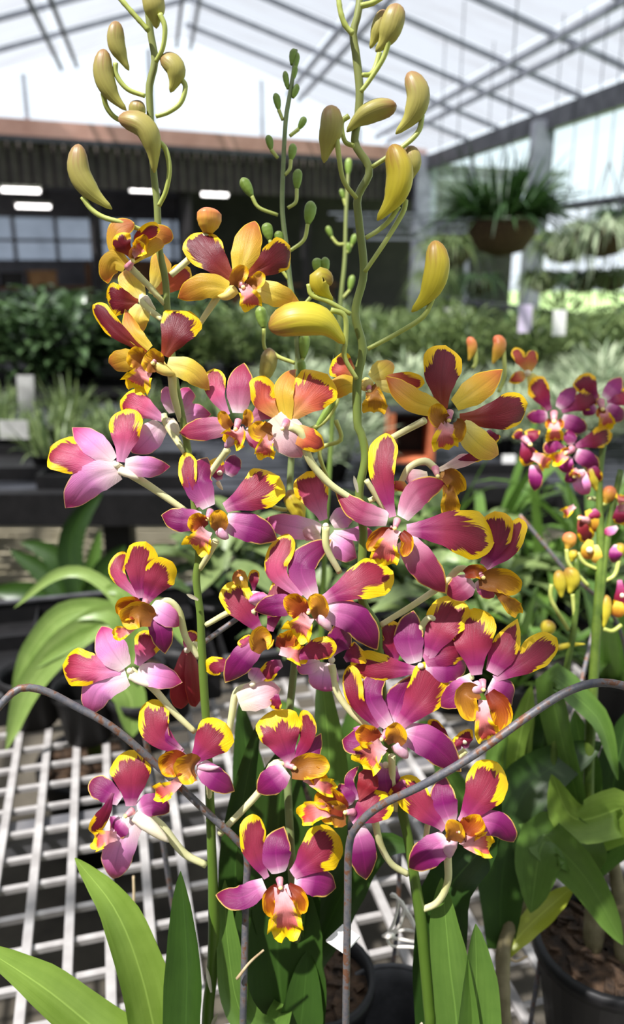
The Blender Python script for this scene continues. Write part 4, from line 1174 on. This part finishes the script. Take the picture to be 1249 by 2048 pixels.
# =============== plant 5 : orchid in flower behind, right edge
p5 = empty('orchid_plant', 'out-of-focus orchid in flower at the right edge with many buds', 'orchid', PZ(1190, 1720, .76), 'orchids in the foreground')
D5 = 0.74
stem_from(p5, [(1235, 800), (1212, 870), (1200, 960), (1202, 1100), (1196, 1220), (1188, 1360), (1180, 1500), (1176, 1700)], [10, 16, 20, 22], 'stem_dark', D=D5)
stem_from(p5, [(1243, 940), (1226, 1020), (1210, 1120), (1198, 1240)], [12, 16], 'stem_dark', D=D5)
stem_from(p5, [(1152, 1110), (1156, 1180), (1148, 1260), (1130, 1360), (1110, 1480), (1100, 1700)], [10, 15, 18], 'stem_dark', D=D5)
for f in ['''f 1109,830 10
P PD 1100,820 1084,792 1066,756 : 46
S SM 1118,816 1134,794 1150,768 : 32
P PD 1124,822 1160,806 1200,788 : 46
L SM 1096,832 1074,834 1050,836 : 28
L SM 1124,838 1152,850 1178,866 : 34
w LW 1104,842,8 1100,848,16 1098,858,16 : 18
w LW 1116,842,8 1120,848,16 1120,858,16 : 18
l LM 1109,842 1110,858 1110,884 : 36''',
'''f 1203,806 4
P PD 1194,798 1178,774 1158,750 : 46
S SM 1210,796 1228,776 1246,752 : 32
P PD 1216,806 1240,796 1262,786 : 44
L SM 1192,812 1180,820 1168,834 : 26
L SM 1212,814 1232,828 1256,836 : 34
w LW 1206,818,8 1202,826,16 1202,836,16 : 18
l LM 1208,820 1212,834 1216,856 : 34''',
'''f 1142,900 14
P PD 1152,892 1188,880 1224,866 : 44
S SM 1142,890 1142,874 1144,856 : 26
P SM 1132,896 1112,892 1088,902 : 28
L SM 1152,906 1176,920 1198,942 : 34
L SM 1134,912 1132,930 1138,950 : 30
w LW 1138,904,8 1130,902,16 1124,898,16 : 18
l LM 1134,908 1124,914 1106,922 : 30''',
'''f 1056,746 -10
P PO 1056,744 1042,720 1032,694 : 26
S PO 1058,742 1064,716 1068,694 : 26
L PO 1050,748 1034,756 1018,764 : 24
R SY 1060,750 1072,768 1078,790 : 34
p 1062,752 1080,790 1094,850 : 8 8''',
'''f 1052,880 4
P PD 1048,880 1056,905 1066,930 : 40
R PD 1044,876 1036,868 1030,862 : 24
P PD 1060,886 1066,872 1064,856 : 30
l LM 1066,912 1084,918 1100,930 : 36
L SM 1070,930 1072,960 1068,985 : 28''',
'''f 1162,950 10
L SP 1158,940 1164,970 1176,996 : 34
L SM 1148,944 1142,958 1138,970 : 24
R PD 1184,930 1190,950 1196,968 : 30
l LM 1156,938 1152,944 1150,952 : 22
p 1178,996 1190,998 1200,1004 : 8 8''',
'''f 1172,1040 2
P PY 1160,1030 1168,1060 1182,1084 : 32
R SO 1176,1020 1188,1045 1190,1066 : 26
L PD 1184,1020 1190,1032 1192,1048 : 24
l LM 1150,1012 1136,1022 1128,1028 : 22''',
'''f 1244,1018 8
P PD 1240,1010 1240,1030 1246,1052 : 34
R SP 1236,1054 1222,1062 1208,1064 : 18
l LM 1246,1010 1244,1000 1246,990 : 26''',
'''f 1246,1190 4
P PD 1240,1160 1244,1190 1248,1230 : 36
S SM 1236,1090 1232,1110 1230,1130 : 26
R SO 1240,1200 1238,1216 1234,1236 : 26''',
'''f 1180,1100 4
R SO 1182,1080 1176,1100 1180,1120 : 26
R SY 1192,1090 1194,1110 1192,1128 : 22''']:
    make_flower(p5, f, D=D5, small=True)
for a in [([(990, 672), (1000, 690), (986, 728)], 26, 'bud_pink', [(1008, 700), (1010, 750), (998, 784)]), ([(938, 674), (946, 694), (938, 722)], 20, 'bud_pink', [(952, 696), (952, 726), (946, 736)]),
          ([(1140, 1064), (1140, 1084), (1134, 1100)], 28, 'bud_pink', [(1134, 1098), (1140, 1130), (1178, 1172)]), ([(1224, 972), (1218, 990), (1210, 1010)], 28, 'bud_pink', [(1214, 1006), (1206, 1010)]),
          ([(1118, 1140), (1120, 1160), (1124, 1196)], 26, 'bud_gold', [(1104, 1168), (1104, 1200), (1138, 1260)]), ([(1134, 1136), (1146, 1156), (1140, 1188)], 32, 'bud_gold', [(1146, 1188), (1150, 1230), (1150, 1258)]),
          ([(1104, 1242), (1096, 1258), (1088, 1274)], 30, 'bud_gold', None), ([(1214, 1190), (1212, 1220), (1208, 1256)], 22, 'bud_gold', [(1208, 1258), (1226, 1262), (1244, 1250)]),
          ([(1244, 1086), (1240, 1104), (1236, 1120)], 24, 'bud_gold', [(1240, 1116), (1230, 1150), (1206, 1164)]), ([(1152, 1100), (1146, 1112), (1144, 1124)], 18, 'bud_gold', [(1156, 1106), (1170, 1126), (1194, 1138)]),
          ([(1180, 930), (1188, 960), (1196, 984)], 26, 'bud_gold', None), ([(1100, 1300), (1140, 1290), (1172, 1288)], 12, 'bud_gold', None)]:
    make_bud(p5, a[0], a[1], a[2], a[3], (9, 8), D=D5, shape='boot' if len(a[0]) == 3 else 'egg')
for pts, w, m, r in [([(1000, 1900, 60), (1010, 1720, 40), (1060, 1570, 20), (1206, 1484, 0)], 110, 'leaf_dark', 0), ([(1180, 1700, 0), (1100, 1366, 30), (1160, 1400, 50), (1204, 1446, 50), (1236, 1560, 40)], 62, 'leaf_mid', 30),
                   ([(1176, 1700), (1250, 1620, 60), (1150, 1640, 70), (1104, 1548, 60)], 92, 'leaf_lit', 20),
                   ([(1180, 1740, -20), (1160, 1700, 60), (1090, 1680, 70), (1062, 1826, 80)], 100, 'leaf_mid', 0),
                   ([(1180, 1740, -20), (1080, 1660, 60), (1170, 1755, 80), (1247, 1890, 90)], 84, 'leaf_mid', -20),
                   ([(1010, 1910, 80), (1060, 1850, 60), (1150, 1770, 20)], 46, 'leaf_yel', 0),
                   ([(1030, 1700, -40), (1030, 1540, -40), (1064, 1370, -50)], 58, 'leaf_lit', 0), ([(1000, 1720, -60), (990, 1560, -50), (1010, 1400, -60)], 46, 'leaf_mid', 15),
                   ([(1060, 1700, -30), (1080, 1520, -30), (1120, 1330, -40)], 60, 'leaf_dark', 0), ([(1200, 1700, -50), (1230, 1560, -60), (1260, 1420, -60)], 80, 'leaf_dark', 0),
                   ([(1150, 1720, -60), (1170, 1560, -60), (1150, 1420, -70)], 70, 'leaf_mid', 0), ([(1100, 1740, -60), (1040, 1620, -80), (940, 1560, -80)], 90, 'leaf_dark', 0),
                   ([(1190, 1740, -60), (1250, 1640, -60), (1320, 1600, -60)], 90, 'leaf_mid', 0), ([(1050, 1740, -60), (960, 1640, -90), (860, 1500, -100)], 60, 'leaf_mid', 0),
                   ([(1060, 1740, -80), (1000, 1480, -110), (960, 1380, -120)], 54, 'leaf_lit', 0)]:
    make_leaf(p5, pts, w, m, D=D5, roll=r)
stem_from(p5, [(1010, 2060, 120), (1006, 1960, 100), (1012, 1880, 70), (1050, 1800, 20)], [26, 28, 20], 'cane', 'cane', D=D5)
q = PZ(1215, 1880, .875)
for (dx, dy, x1, y1, w) in ((-.012, .0, 1175, 1640, 40), (.012, -.014, 1215, 1650, 34), (.03, -.02, 1260, 1700, 30)):
    a = np.array((q[0] + dx, q[1] + dy, .86)); b = P(x1, y1, .80)
    MB().tube(catmull([a, a * .6 + b * .4 + np.array((0.004, 0, 0)), b], 10), np.array([.8, 1, 1.05, 1, .9, .85, .8, .7, .6, .5, .4]) * w / 2 * .78 / F, 10).build('cane', 'cane', p5, True)
make_pot(p5, (q[0], q[1], .76), 0.066, 0.115)
p5.location = Vector((0, 0, 0)) + p5.location
# ---------------------------------------------------------------- foliage prototypes
def blades_mesh(name, leaves, mat, nt=5, wide=False):
    """leaves: list of (base, dir, length, width, droop, seed) -> one joined mesh"""
    V = []; Fc = []; pd = []
    for (b, d, L, w, dr, sd) in leaves:
        b = np.array(b, float); d = np.array(d, float); d /= np.linalg.norm(d)
        side = np.cross(d, (0, 0, 1.0)); nn = np.linalg.norm(side); side = side / nn if nn > 1e-3 else np.array((1.0, 0, 0))
        k = len(V)
        for i in range(nt + 1):
            t = i / nt
            p = b + d * L * t + np.array((0, 0, -dr * L * t * t))
            ww = w * (math.sin(math.pi * min(1, .12 + .88 * t)) ** .7 if wide else (1 - t ** 2.2) * .9 + .05)
            up = np.array((0, 0, .25 * ww))
            V += [p - side * ww / 2 + up, p, p + side * ww / 2 + up]
            pd += [(1, t, 0.0, sd), (1, t, 0.5, sd), (1, t, 1.0, sd)]
        for i in range(nt):
            q = k + 3 * i; Fc += [(q, q + 1, q + 4, q + 3), (q + 1, q + 2, q + 5, q + 4)]
    o = mesh_obj(name, V, Fc, mat, None, pd); return o
def bush_leaves(r, n, R, H, L, w, seed, up=0.3):
    g = random.Random(seed); out = []
    for _ in range(n):
        a = g.random() * 6.28; q = R * math.sqrt(g.random()); z = H * g.random() ** .8 * (1 - .5 * (q / R) ** 2)
        d = (math.cos(a) * (.4 + g.random()), math.sin(a) * (.4 + g.random()), up + g.uniform(-.5, .8))
        l = L * g.uniform(.6, 1.3)
        out.append(((q * math.cos(a), q * math.sin(a), z), d, l, w * g.uniform(.7, 1.3), g.uniform(.1, .5), g.random()))
    return out
def tuft_leaves(n, L, w, seed, spread=.8, base=.03):
    g = random.Random(seed); out = []
    for _ in range(n):
        a = g.random() * 6.28; s = spread * g.random()
        out.append(((base * math.cos(a), base * math.sin(a), 0), (math.cos(a) * s, math.sin(a) * s, 1), L * g.uniform(.55, 1.15), w * g.uniform(.7, 1.2), g.uniform(.1, .8), g.random()))
    return out
PROT = {}
def proto_plant(key, leaves, mat, potr, poth, nt=5, wide=False, potmat='pot_black'):
    root = empty('plant', 'x', 'plant')
    f = blades_mesh('foliage', leaves, mat, nt, wide); f['kind'] = 'stuff'; f.parent = root; f.location = (0, 0, poth * .9)
    kids = [f]
    if potr:
        p = MB().lathe((0, 0, 0), [(potr * .75, 0), (potr, poth * .9), (potr * 1.06, poth * .9), (potr * 1.06, poth), (potr * .94, poth), (potr * .9, poth * .85), (0.001, poth * .84)], 18, cap_first=True).build('pot', potmat, None, True)
        p.parent = root; kids.append(p)
    PROT[key] = [root, kids, False]
def put(key, name, label, cat, loc, rot=0.0, sc=1.0, group=None):
    root, kids, used = PROT[key]
    if not used: r = root; PROT[key][2] = True
    else:
        r = root.copy(); COL.objects.link(r)
        for kobj in kids:
            c = kobj.copy(); COL.objects.link(c); c.parent = r
    r.name = name; r.location = tuple(loc); r.rotation_euler = (0, 0, rot); r.scale = (sc, sc, sc)
    r['label'] = label; r['category'] = cat
    if group: r['group'] = group
    return r
for i in range(3):
    proto_plant('broad%d' % i, bush_leaves(0, 230, .24, .42, .13, .062, 10 + i), 'bush_a', .09, .14, 4, True)
    proto_plant('fine%d' % i, bush_leaves(0, 420, .22, .34, .12, .018, 20 + i, .6), 'bush_b', .09, .13, 4)
    proto_plant('pale%d' % i, bush_leaves(0, 360, .17, .16, .10, .010, 30 + i, .7), 'bush_c', .08, .08, 4)
    proto_plant('seed%d' % i, tuft_leaves(60, .20, .012, 40 + i, 1.1, .07), 'bush_b', .07, .07, 5)
    proto_plant('big%d' % i, bush_leaves(0, 260, .42, .95, .26, .10, 50 + i, .3), 'bush_d', .16, .22, 5, True)
    proto_plant('leafy%d' % i, bush_leaves(0, 34, .05, .09, .08, .032, 60 + i, .5), 'bush_b', .045, .075, 5, True)
    proto_plant('strap%d' % i, tuft_leaves(18, .46, .030, 70 + i, 1.3, .03), 'leaf_mid', .055, .10, 7)

G = random.Random(5)
# ---------------------------------------------------------------- second bench across the aisle
b2 = empty('nursery_bench', 'black-edged nursery bench across the aisle with seedling trays', 'bench', (0, 3.4, 0))
MB().box((-.1, 2.52, .72), (6.4, .05, .11)).build('front_rail', 'pot_black', b2)
MB().box((-.1, 4.25, .72), (6.4, .05, .10)).build('back_rail', 'pot_black', b2)
for i in range(18):
    MB().box((-.1, 2.62 + i * .095, .755), (6.4, .07, .02)).build('top_slat', 'steel_dark', b2)
for x in (-2.6, -0.66, 1.1, 2.9):
    for y in (2.6, 4.2): MB().box((x, y, .335), (.09, .09, .67)).build('leg', 'pot_black', b2)
b3 = empty('nursery_bench', 'dark nursery bench farther back carrying the bushy green plants', 'bench', (0, 5.6, 0))
MB().box((-.8, 4.62, .70), (7.2, .05, .14)).build('front_rail', 'pot_black', b3)
for i in range(10):
    MB().box((-.8, 4.72 + i * .15, .745), (7.2, .12, .02)).build('top_slat', 'steel_dark', b3)
for x in (-3.5, -1.2, 1.0, 2.7):
    for y in (4.7, 6.1): MB().box((x, y, .325), (.09, .09, .65)).build('leg', 'pot_black', b3)

def side_word(x): return 'left' if x < -0.5 else ('centre' if x < 1.0 else 'right')
# bushes on the third bench
for row, (Y, n, x0, x1) in enumerate([(4.85, 14, -2.2, 2.45), (5.4, 15, -2.7, 2.5), (5.95, 15, -3.0, 2.5)]):
    for i in range(n):
        x = x0 + (x1 - x0) * (i + .5) / n + G.uniform(-.07, .07); y = Y + G.uniform(-.1, .1)
        broad = x < -0.75 or (row >= 2 and G.random() < .4); x += 0
        key = ('broad' if broad else 'fine') + str(G.randrange(3))
        ordn = ['first', 'second', 'third', 'fourth', 'fifth', 'sixth', 'seventh', 'eighth', 'ninth', 'tenth', 'eleventh', 'twelfth', 'thirteenth', 'fourteenth', 'fifteenth'][i]
        lab = ('broad' if broad else 'fine') + '-leaved green pot plant, %s from left in the %s row of the back bench' % (ordn, ['front', 'middle', 'rear'][row])
        put(key, 'pot_plant', lab, 'plant', (x, y, .756), G.random() * 6, G.uniform(.85, 1.12), 'broad-leaved plants on the back bench' if broad else 'fine-leaved plants on the back bench')
# pale tufts and seedlings on the second bench
for i in range(26):
    x = -2.1 + 1.75 * G.random(); y = 2.72 + 1.4 * G.random()
    put('seed%d' % G.randrange(3), 'seedling', 'small green seedling tuft on the second bench at left', 'seedling', (x, y, .766), G.random() * 6, G.uniform(.7, 1.1), 'seedling tufts on the second bench')
for i in range(34):
    x = -0.2 + 2.6 * G.random(); y = 2.68 + 1.45 * G.random()
    if abs(x - .335) < .2 and y < 3.1: continue
    put('pale%d' % G.randrange(3), 'air_plant', 'pale wispy silvery-green tuft on the second bench', 'plant', (x, y, .766), G.random() * 6, G.uniform(.8, 1.3), 'pale wispy tufts on the second bench')
# trays
for i, (px, py, w, d, lab) in enumerate([(60, 935, .5, .34, 'black seedling tray at the left end of the second bench'), (250, 950, .5, .34, 'black seedling tray on the second bench left of the pink flower stem'), (40, 800, .6, .4, 'black tray at the back of the second bench by the left edge'),
                                (250, 780, .6, .4, 'black tray at the back of the second bench behind the left spike'), (900, 975, .6, .3, 'grey-black tray on the second bench behind the right flowers')]):
    q = PZ(px, py, .77); t = empty('seed_tray', lab, 'tray', (q[0], q[1], .766))
    MB().box((q[0], q[1], .771), (w, d, .01)).build('tray_base', 'pot_black', t)
    for sx in (-1, 1): MB().box((q[0] + sx * w / 2, q[1], .79), (.012, d, .05)).build('tray_side', 'pot_black', t)
    for sy in (-1, 1): MB().box((q[0], q[1] + sy * d / 2, .79), (w + .012, .012, .05)).build('tray_side', 'pot_black', t)
# white plastic bits and labels in the background
for (px, py, w, h, Y, lab) in [(55, 790, 34, 70, 3.6, 'white plastic pot label among seedlings at the left'), (30, 860, 60, 36, 2.9, 'white plastic scrap on the second bench at the left edge'), (1118, 648, 26, 46, 4.4, 'white plant label standing among bushes at right'),
                              (906, 634, 50, 34, 5.6, 'white card standing behind the bushes at right'), (1050, 640, 26, 50, 4.7, 'pale lilac plant label left of the white one'), (1018, 920, 26, 20, 2.75, 'small white label lying below the yellow flower')]:
    a = PYd(px - w / 2, py + h / 2, Y); b = PYd(px + w / 2, py + h / 2, Y); up = np.array((0, .1, 1.0)) * h * Y / F * 1.05
    pts = [a, b, b + up, a + up]; V = pts + [p + np.array((0, .004, 0)) for p in pts]
    o = mesh_obj('plant_label', V, [(0, 1, 2, 3), (7, 6, 5, 4), (0, 4, 5, 1), (1, 5, 6, 2), (2, 6, 7, 3), (3, 7, 4, 0)], 'label_lilac' if 'lilac' in lab else ('label_grey' if px < 100 or 'card' in lab else 'white_plastic'), smooth=False); tag(o, lab, 'plant label')
# terracotta box planter behind the right spike
q = PZ(822, 925, .77); t = empty('planter_box', 'terracotta box planter with dark hollow behind the right spike', 'planter', (q[0], q[1], .766))
wv, hv_ = .15, .19
for sx in (-1, 1): MB().box((q[0] + sx * wv / 2, q[1] + .07, .766 + hv_ / 2), (.022, .16, hv_)).build('side', 'terracotta', t)
MB().box((q[0], q[1] + .07, .772), (wv, .16, .014)).build('base', 'terracotta', t)
MB().box((q[0], q[1] + .15, .766 + hv_ / 2), (wv, .012, hv_)).build('back', 'pot_black', t)
MB().box((q[0], q[1] + .075, .766 + hv_), (wv + .02, .15, .01)).build('cover', 'pot_black', t)

# ---------------------------------------------------------------- plants at the back of the near bench
pale = empty('arching_plant', 'pale green plant with broad arching leaves at the left', 'plant', PZ(262, 1340, ZT), None)
for pts, w in [([(262, 1330), (245, 1215), (180, 1150), (110, 1150), (28, 1216)], 26), ([(262, 1330), (230, 1230), (130, 1225), (60, 1300), (22, 1400)], 44), ([(262, 1330), (228, 1235), (140, 1280), (60, 1370), (12, 1500)], 60),
               ([(264, 1330), (210, 1260), (120, 1300), (62, 1340)], 30), ([(264, 1330), (290, 1230), (330, 1220), (380, 1300)], 40), ([(262, 1330), (240, 1360), (262, 1400), (266, 1474)], 64), ([(262, 1330), (250, 1190), (200, 1180)], 40)]:
    make_leaf(pale, pts, w, 'leaf_pale', D=1.22, kind='T')
q = PZ(262, 1330, ZT + .09); make_pot(pale, (q[0], q[1], ZT), .055, .09)
dk = empty('dark_leafed_plant', 'dark green strap-leaved plant in the aisle at left', 'plant', PYd(160, 1200, 2.05) * np.array((1, 1, 0)))
for pts, w in [([(165, 1240), (140, 1100), (165, 1030), (205, 985)], 50), ([(165, 1240), (120, 1130), (80, 1096), (40, 1085)], 44), ([(165, 1240), (90, 1150), (20, 1100)], 40), ([(165, 1240), (185, 1130), (200, 1060)], 30), ([(165, 1240), (215, 1140), (250, 1090)], 56),
               ([(165, 1240), (60, 1190), (-20, 1180)], 50), ([(165, 1240), (235, 1180), (320, 1130)], 30), ([(165, 1240), (100, 1230), (20, 1240)], 56)]:
    make_leaf(dk, pts, w, 'leaf_dark' if w > 35 else 'leaf_mid', D=1.95, kind='V')
q = P(165, 1250, 1.95); MB().tube([(q[0], q[1], .28), (q[0], q[1], q[2])], .02, 8).build('stem', 'stem_dark', dk, True)
make_pot(dk, (q[0], q[1], 0), .14, .28)
labs = ['small pale-leaved plant behind the centre flowers', 'pale-leaved plant between the two spikes', 'pale-leaved plant behind the right spike', 'pale-leaved plant right of the right spike', 'pale-leaved plant below the wavy-lipped right flower',
        'pale-leaved plant by the left spike', 'pale-leaved plant half hidden by the tallest leaves', 'pale-leaved plant near the far rail of the bench', 'pale-leaved plant behind the lower right flower', 'pale-leaved plant under the yellow-tipped petals', 'pale-leaved plant at the right end of the bench']
for i, (px, py) in enumerate([(560, 1230), (690, 1240), (890, 1230), (960, 1240), (1010, 1300), (450, 1290), (620, 1330), (500, 1210), (900, 1400), (820, 1260), (1180, 1310)]):
    q = PZ(px, py, ZT); put('leafy%d' % (i % 3), 'young_plant', labs[i], 'plant', (q[0], q[1], ZT), i * 1.3, 1.0 + .25 * (i % 3), 'young plants on the lattice bench')
labs = ['strap-leaved plant at the far side of the bench behind right flowers', 'strap-leaved plant farthest right behind the buds', 'strap-leaved plant behind the right edge orchid', 'strap-leaved plant right of centre near bench edge', 'strap-leaved plant behind the right wire arm', 'strap-leaved plant below the blurred orchid', 'strap-leaved plant in the middle behind the spikes']
for i, (px, py, sc) in enumerate([(960, 1190, 1.0), (1180, 1200, 1.1), (1090, 1260, 1.0), (860, 1160, .8), (1010, 1440, .8), (1220, 1440, .9), (640, 1150, .6)]):
    q = PZ(px, py, ZT); put('strap%d' % (i % 3), 'strap_leaf_plant', labs[i], 'plant', (q[0], q[1], ZT), i * 1.7, sc, 'strap-leaved plants on the lattice bench')

# ---------------------------------------------------------------- hanging plants and the right-hand side
def hanging(label, px, py, Y, sc, mat, n, L, w, droop, seed, ztop=None):
    q = PYd(px, py, Y); t = empty('hanging_plant', label, 'hanging plant', q, 'hanging plants on the right')
    g = random.Random(seed); lv = []
    for _ in range(n):
        a = g.random() * 6.28; s = g.uniform(.2, 1.2)
        lv.append((q + np.array((.5 * sc * .3 * math.cos(a), .5 * sc * .3 * math.sin(a), .05 * sc)), (math.cos(a) * s, math.sin(a) * s, g.uniform(.2, 1.1)), L * sc * g.uniform(.5, 1.2), w * sc * g.uniform(.6, 1.3), g.uniform(*droop), g.random()))
    f = blades_mesh('foliage', lv, mat, 6); f['kind'] = 'stuff'; f.parent = t; f.matrix_parent_inverse = Matrix.Translation(-t.location)
    MB().lathe(q + np.array((0, 0, -.16 * sc)), [(0.02 * sc, 0), (.13 * sc, .03 * sc), (.19 * sc, .12 * sc), (.20 * sc, .2 * sc), (.17 * sc, .2 * sc), (.01, .16 * sc)], 20).build('basket', 'coir', t, True)
    u = q[0] * ca_ + q[1] * sa_; top = ztop or (rz(max(UL, min(UR, u))) - .02)
    for k in range(3):
        a = k * 2.09; MB().tube([q + np.array((.18 * sc * math.cos(a), .18 * sc * math.sin(a), .04 * sc)), q + np.array((0, 0, .5 * sc))], .004, 5).build('hanger', 'steel_dark', t)
    MB().tube([q + np.array((0, 0, .5 * sc)), np.array((q[0], q[1], top))], .004, 5).build('hook_wire', 'steel_dark', t)
hanging('large bushy hanging basket in front of the grey post', 1005, 455, 5.6, 1.15, 'bush_d', 320, .40, .030, (-.1, .9), 3)
hanging('hanging pale wispy plant at the right edge', 1205, 470, 6.2, 1.0, 'bush_c', 240, .34, .02, (.6, 1.7), 4)
hanging('hanging wispy plant between the post and the right edge', 1130, 490, 6.8, .9, 'bush_b', 220, .36, .02, (.6, 1.7), 5)
hanging('hanging grey-green plant left of the bushy basket', 905, 500, 7.4, .9, 'bush_b', 220, .36, .02, (.5, 1.6), 6)
hanging('hanging dark plant highest at the right edge', 1240, 440, 7.6, .9, 'bush_d', 200, .36, .02, (.5, 1.6), 7)
for i, (px, py, Y, sc, lab) in enumerate([(870, 560, 8.2, .7, 'small hanging plant low beside the corner post'), (960, 565, 8.0, .7, 'small hanging plant below the bushy basket'), (1085, 560, 7.0, .65, 'small hanging plant low against the grey post'),
                                          (1165, 560, 6.6, .65, 'small hanging plant low, second from the right edge'), (1225, 555, 6.4, .65, 'small hanging plant lowest at the right edge')]):
    hanging(lab, px, py, Y, sc, 'bush_d' if i % 2 else 'bush_b', 150, .42, .024, (.7, 1.9), 20 + i)
for i, (px, py, Y, sc, lab) in enumerate([(860, 640, 8.9, .9, 'large dark shrub by the corner post'), (950, 660, 8.0, .9, 'large dark shrub left of the grey post'), (1035, 660, 7.2, .95, 'large dark shrub at the foot of the grey post'), (1125, 680, 7.0, .7, 'large dark shrub right of the grey post'), (1215, 680, 7.0, .7, 'large dark shrub at the right edge'), (770, 650, 8.6, .8, 'large dark shrub behind the right flower spike'), (560, 640, 8.9, .6, 'dark shrub in front of the shed behind the middle spike')]):
    q = PYd(px, py, Y); put('big%d' % (i % 3), 'shrub', lab, 'shrub', (q[0], q[1], 0), i * 1.1, sc * 1.0, 'large shrubs by the right wall')
for i in range(5):
    z = 1.72 + .09 * i
    o = MB().bar(B(2.3, 8.9 + .5 * i, z), B(UR, 8.9 + .5 * i, z), .025).build('trim_%d' % (i + 1), 'steel'); o['kind'] = 'structure'
gr = MB().box(tuple(B(24, 8, 0.0)), (38, 60, .04), np.array([[ca_, -sa_, 0], [sa_, ca_, 0], [0, 0, 1]])).build('ground_outside', 'outside_green'); tag(gr, kind='structure')

# ---------------------------------------------------------------- clutter inside the shed
def shed_item(label, name, cat, mat, px, py, w, h, dv, parts=()):
    r = ray(px, py)
    for kk in np.linspace(7, 24, 1700):
        p = C + kk * r; u = p[0] * ca_ + p[1] * sa_; v = -p[0] * sa_ + p[1] * ca_
        if v >= vend(u) + dv: break
    return u, p
def shelf_unit(label, px, py, w, dv, h, fill):
    u, p = shed_item('', '', '', '', px, py, 0, 0, dv)
    t = empty('shelf_unit', label, 'shelf', W(u, 0, dv), 'shelving in the shed')
    for s in (-w / 2, w / 2): MB().bar(W(u + s, 0, dv), W(u + s, h, dv), .06, .06).build('upright', 'wood', t)
    for z in np.arange(.15, h, .48): MB().bar(W(u - w / 2, z, dv), W(u + w / 2, z, dv), .45, .035).build('shelf_board', 'wood', t)
    k = 0
    for z in np.arange(.15, h - .1, .48):
        s = -w / 2 + .2
        while s < w / 2 - .2:
            bw = G.uniform(.2, .4); bh = G.uniform(.15, .36); m = G.choice(fill)
            o = empty('storage_box', 'box stored on the shed shelves', 'box', W(u + s, z, dv), 'boxes on the shed shelves')
            MB().bar(W(u + s - bw / 2, z + .02 + bh / 2, dv), W(u + s + bw / 2, z + .02 + bh / 2, dv), .3, bh).build('body', m, o)
            MB().bar(W(u + s - bw / 2 - .01, z + .03 + bh, dv), W(u + s + bw / 2 + .01, z + .03 + bh, dv), .32, .03).build('lid', m, o)
            s += bw + G.uniform(.03, .2)
shelf_unit('wooden shelf unit inside the shed at the far left', 60, 540, 1.6, 1.6, 1.45, ['cardboard', 'shed_dark', 'pot_black', 'shed_white'])
shelf_unit('wooden shelf unit inside the shed behind the left spike', 270, 545, 1.0, 1.5, 1.25, ['cardboard', 'wood', 'shed_dark', 'pot_black'])
shelf_unit('wooden shelf unit in the darkest part of the shed', 560, 540, 1.8, 1.0, 1.2, ['shed_dark', 'pot_black', 'wood'])
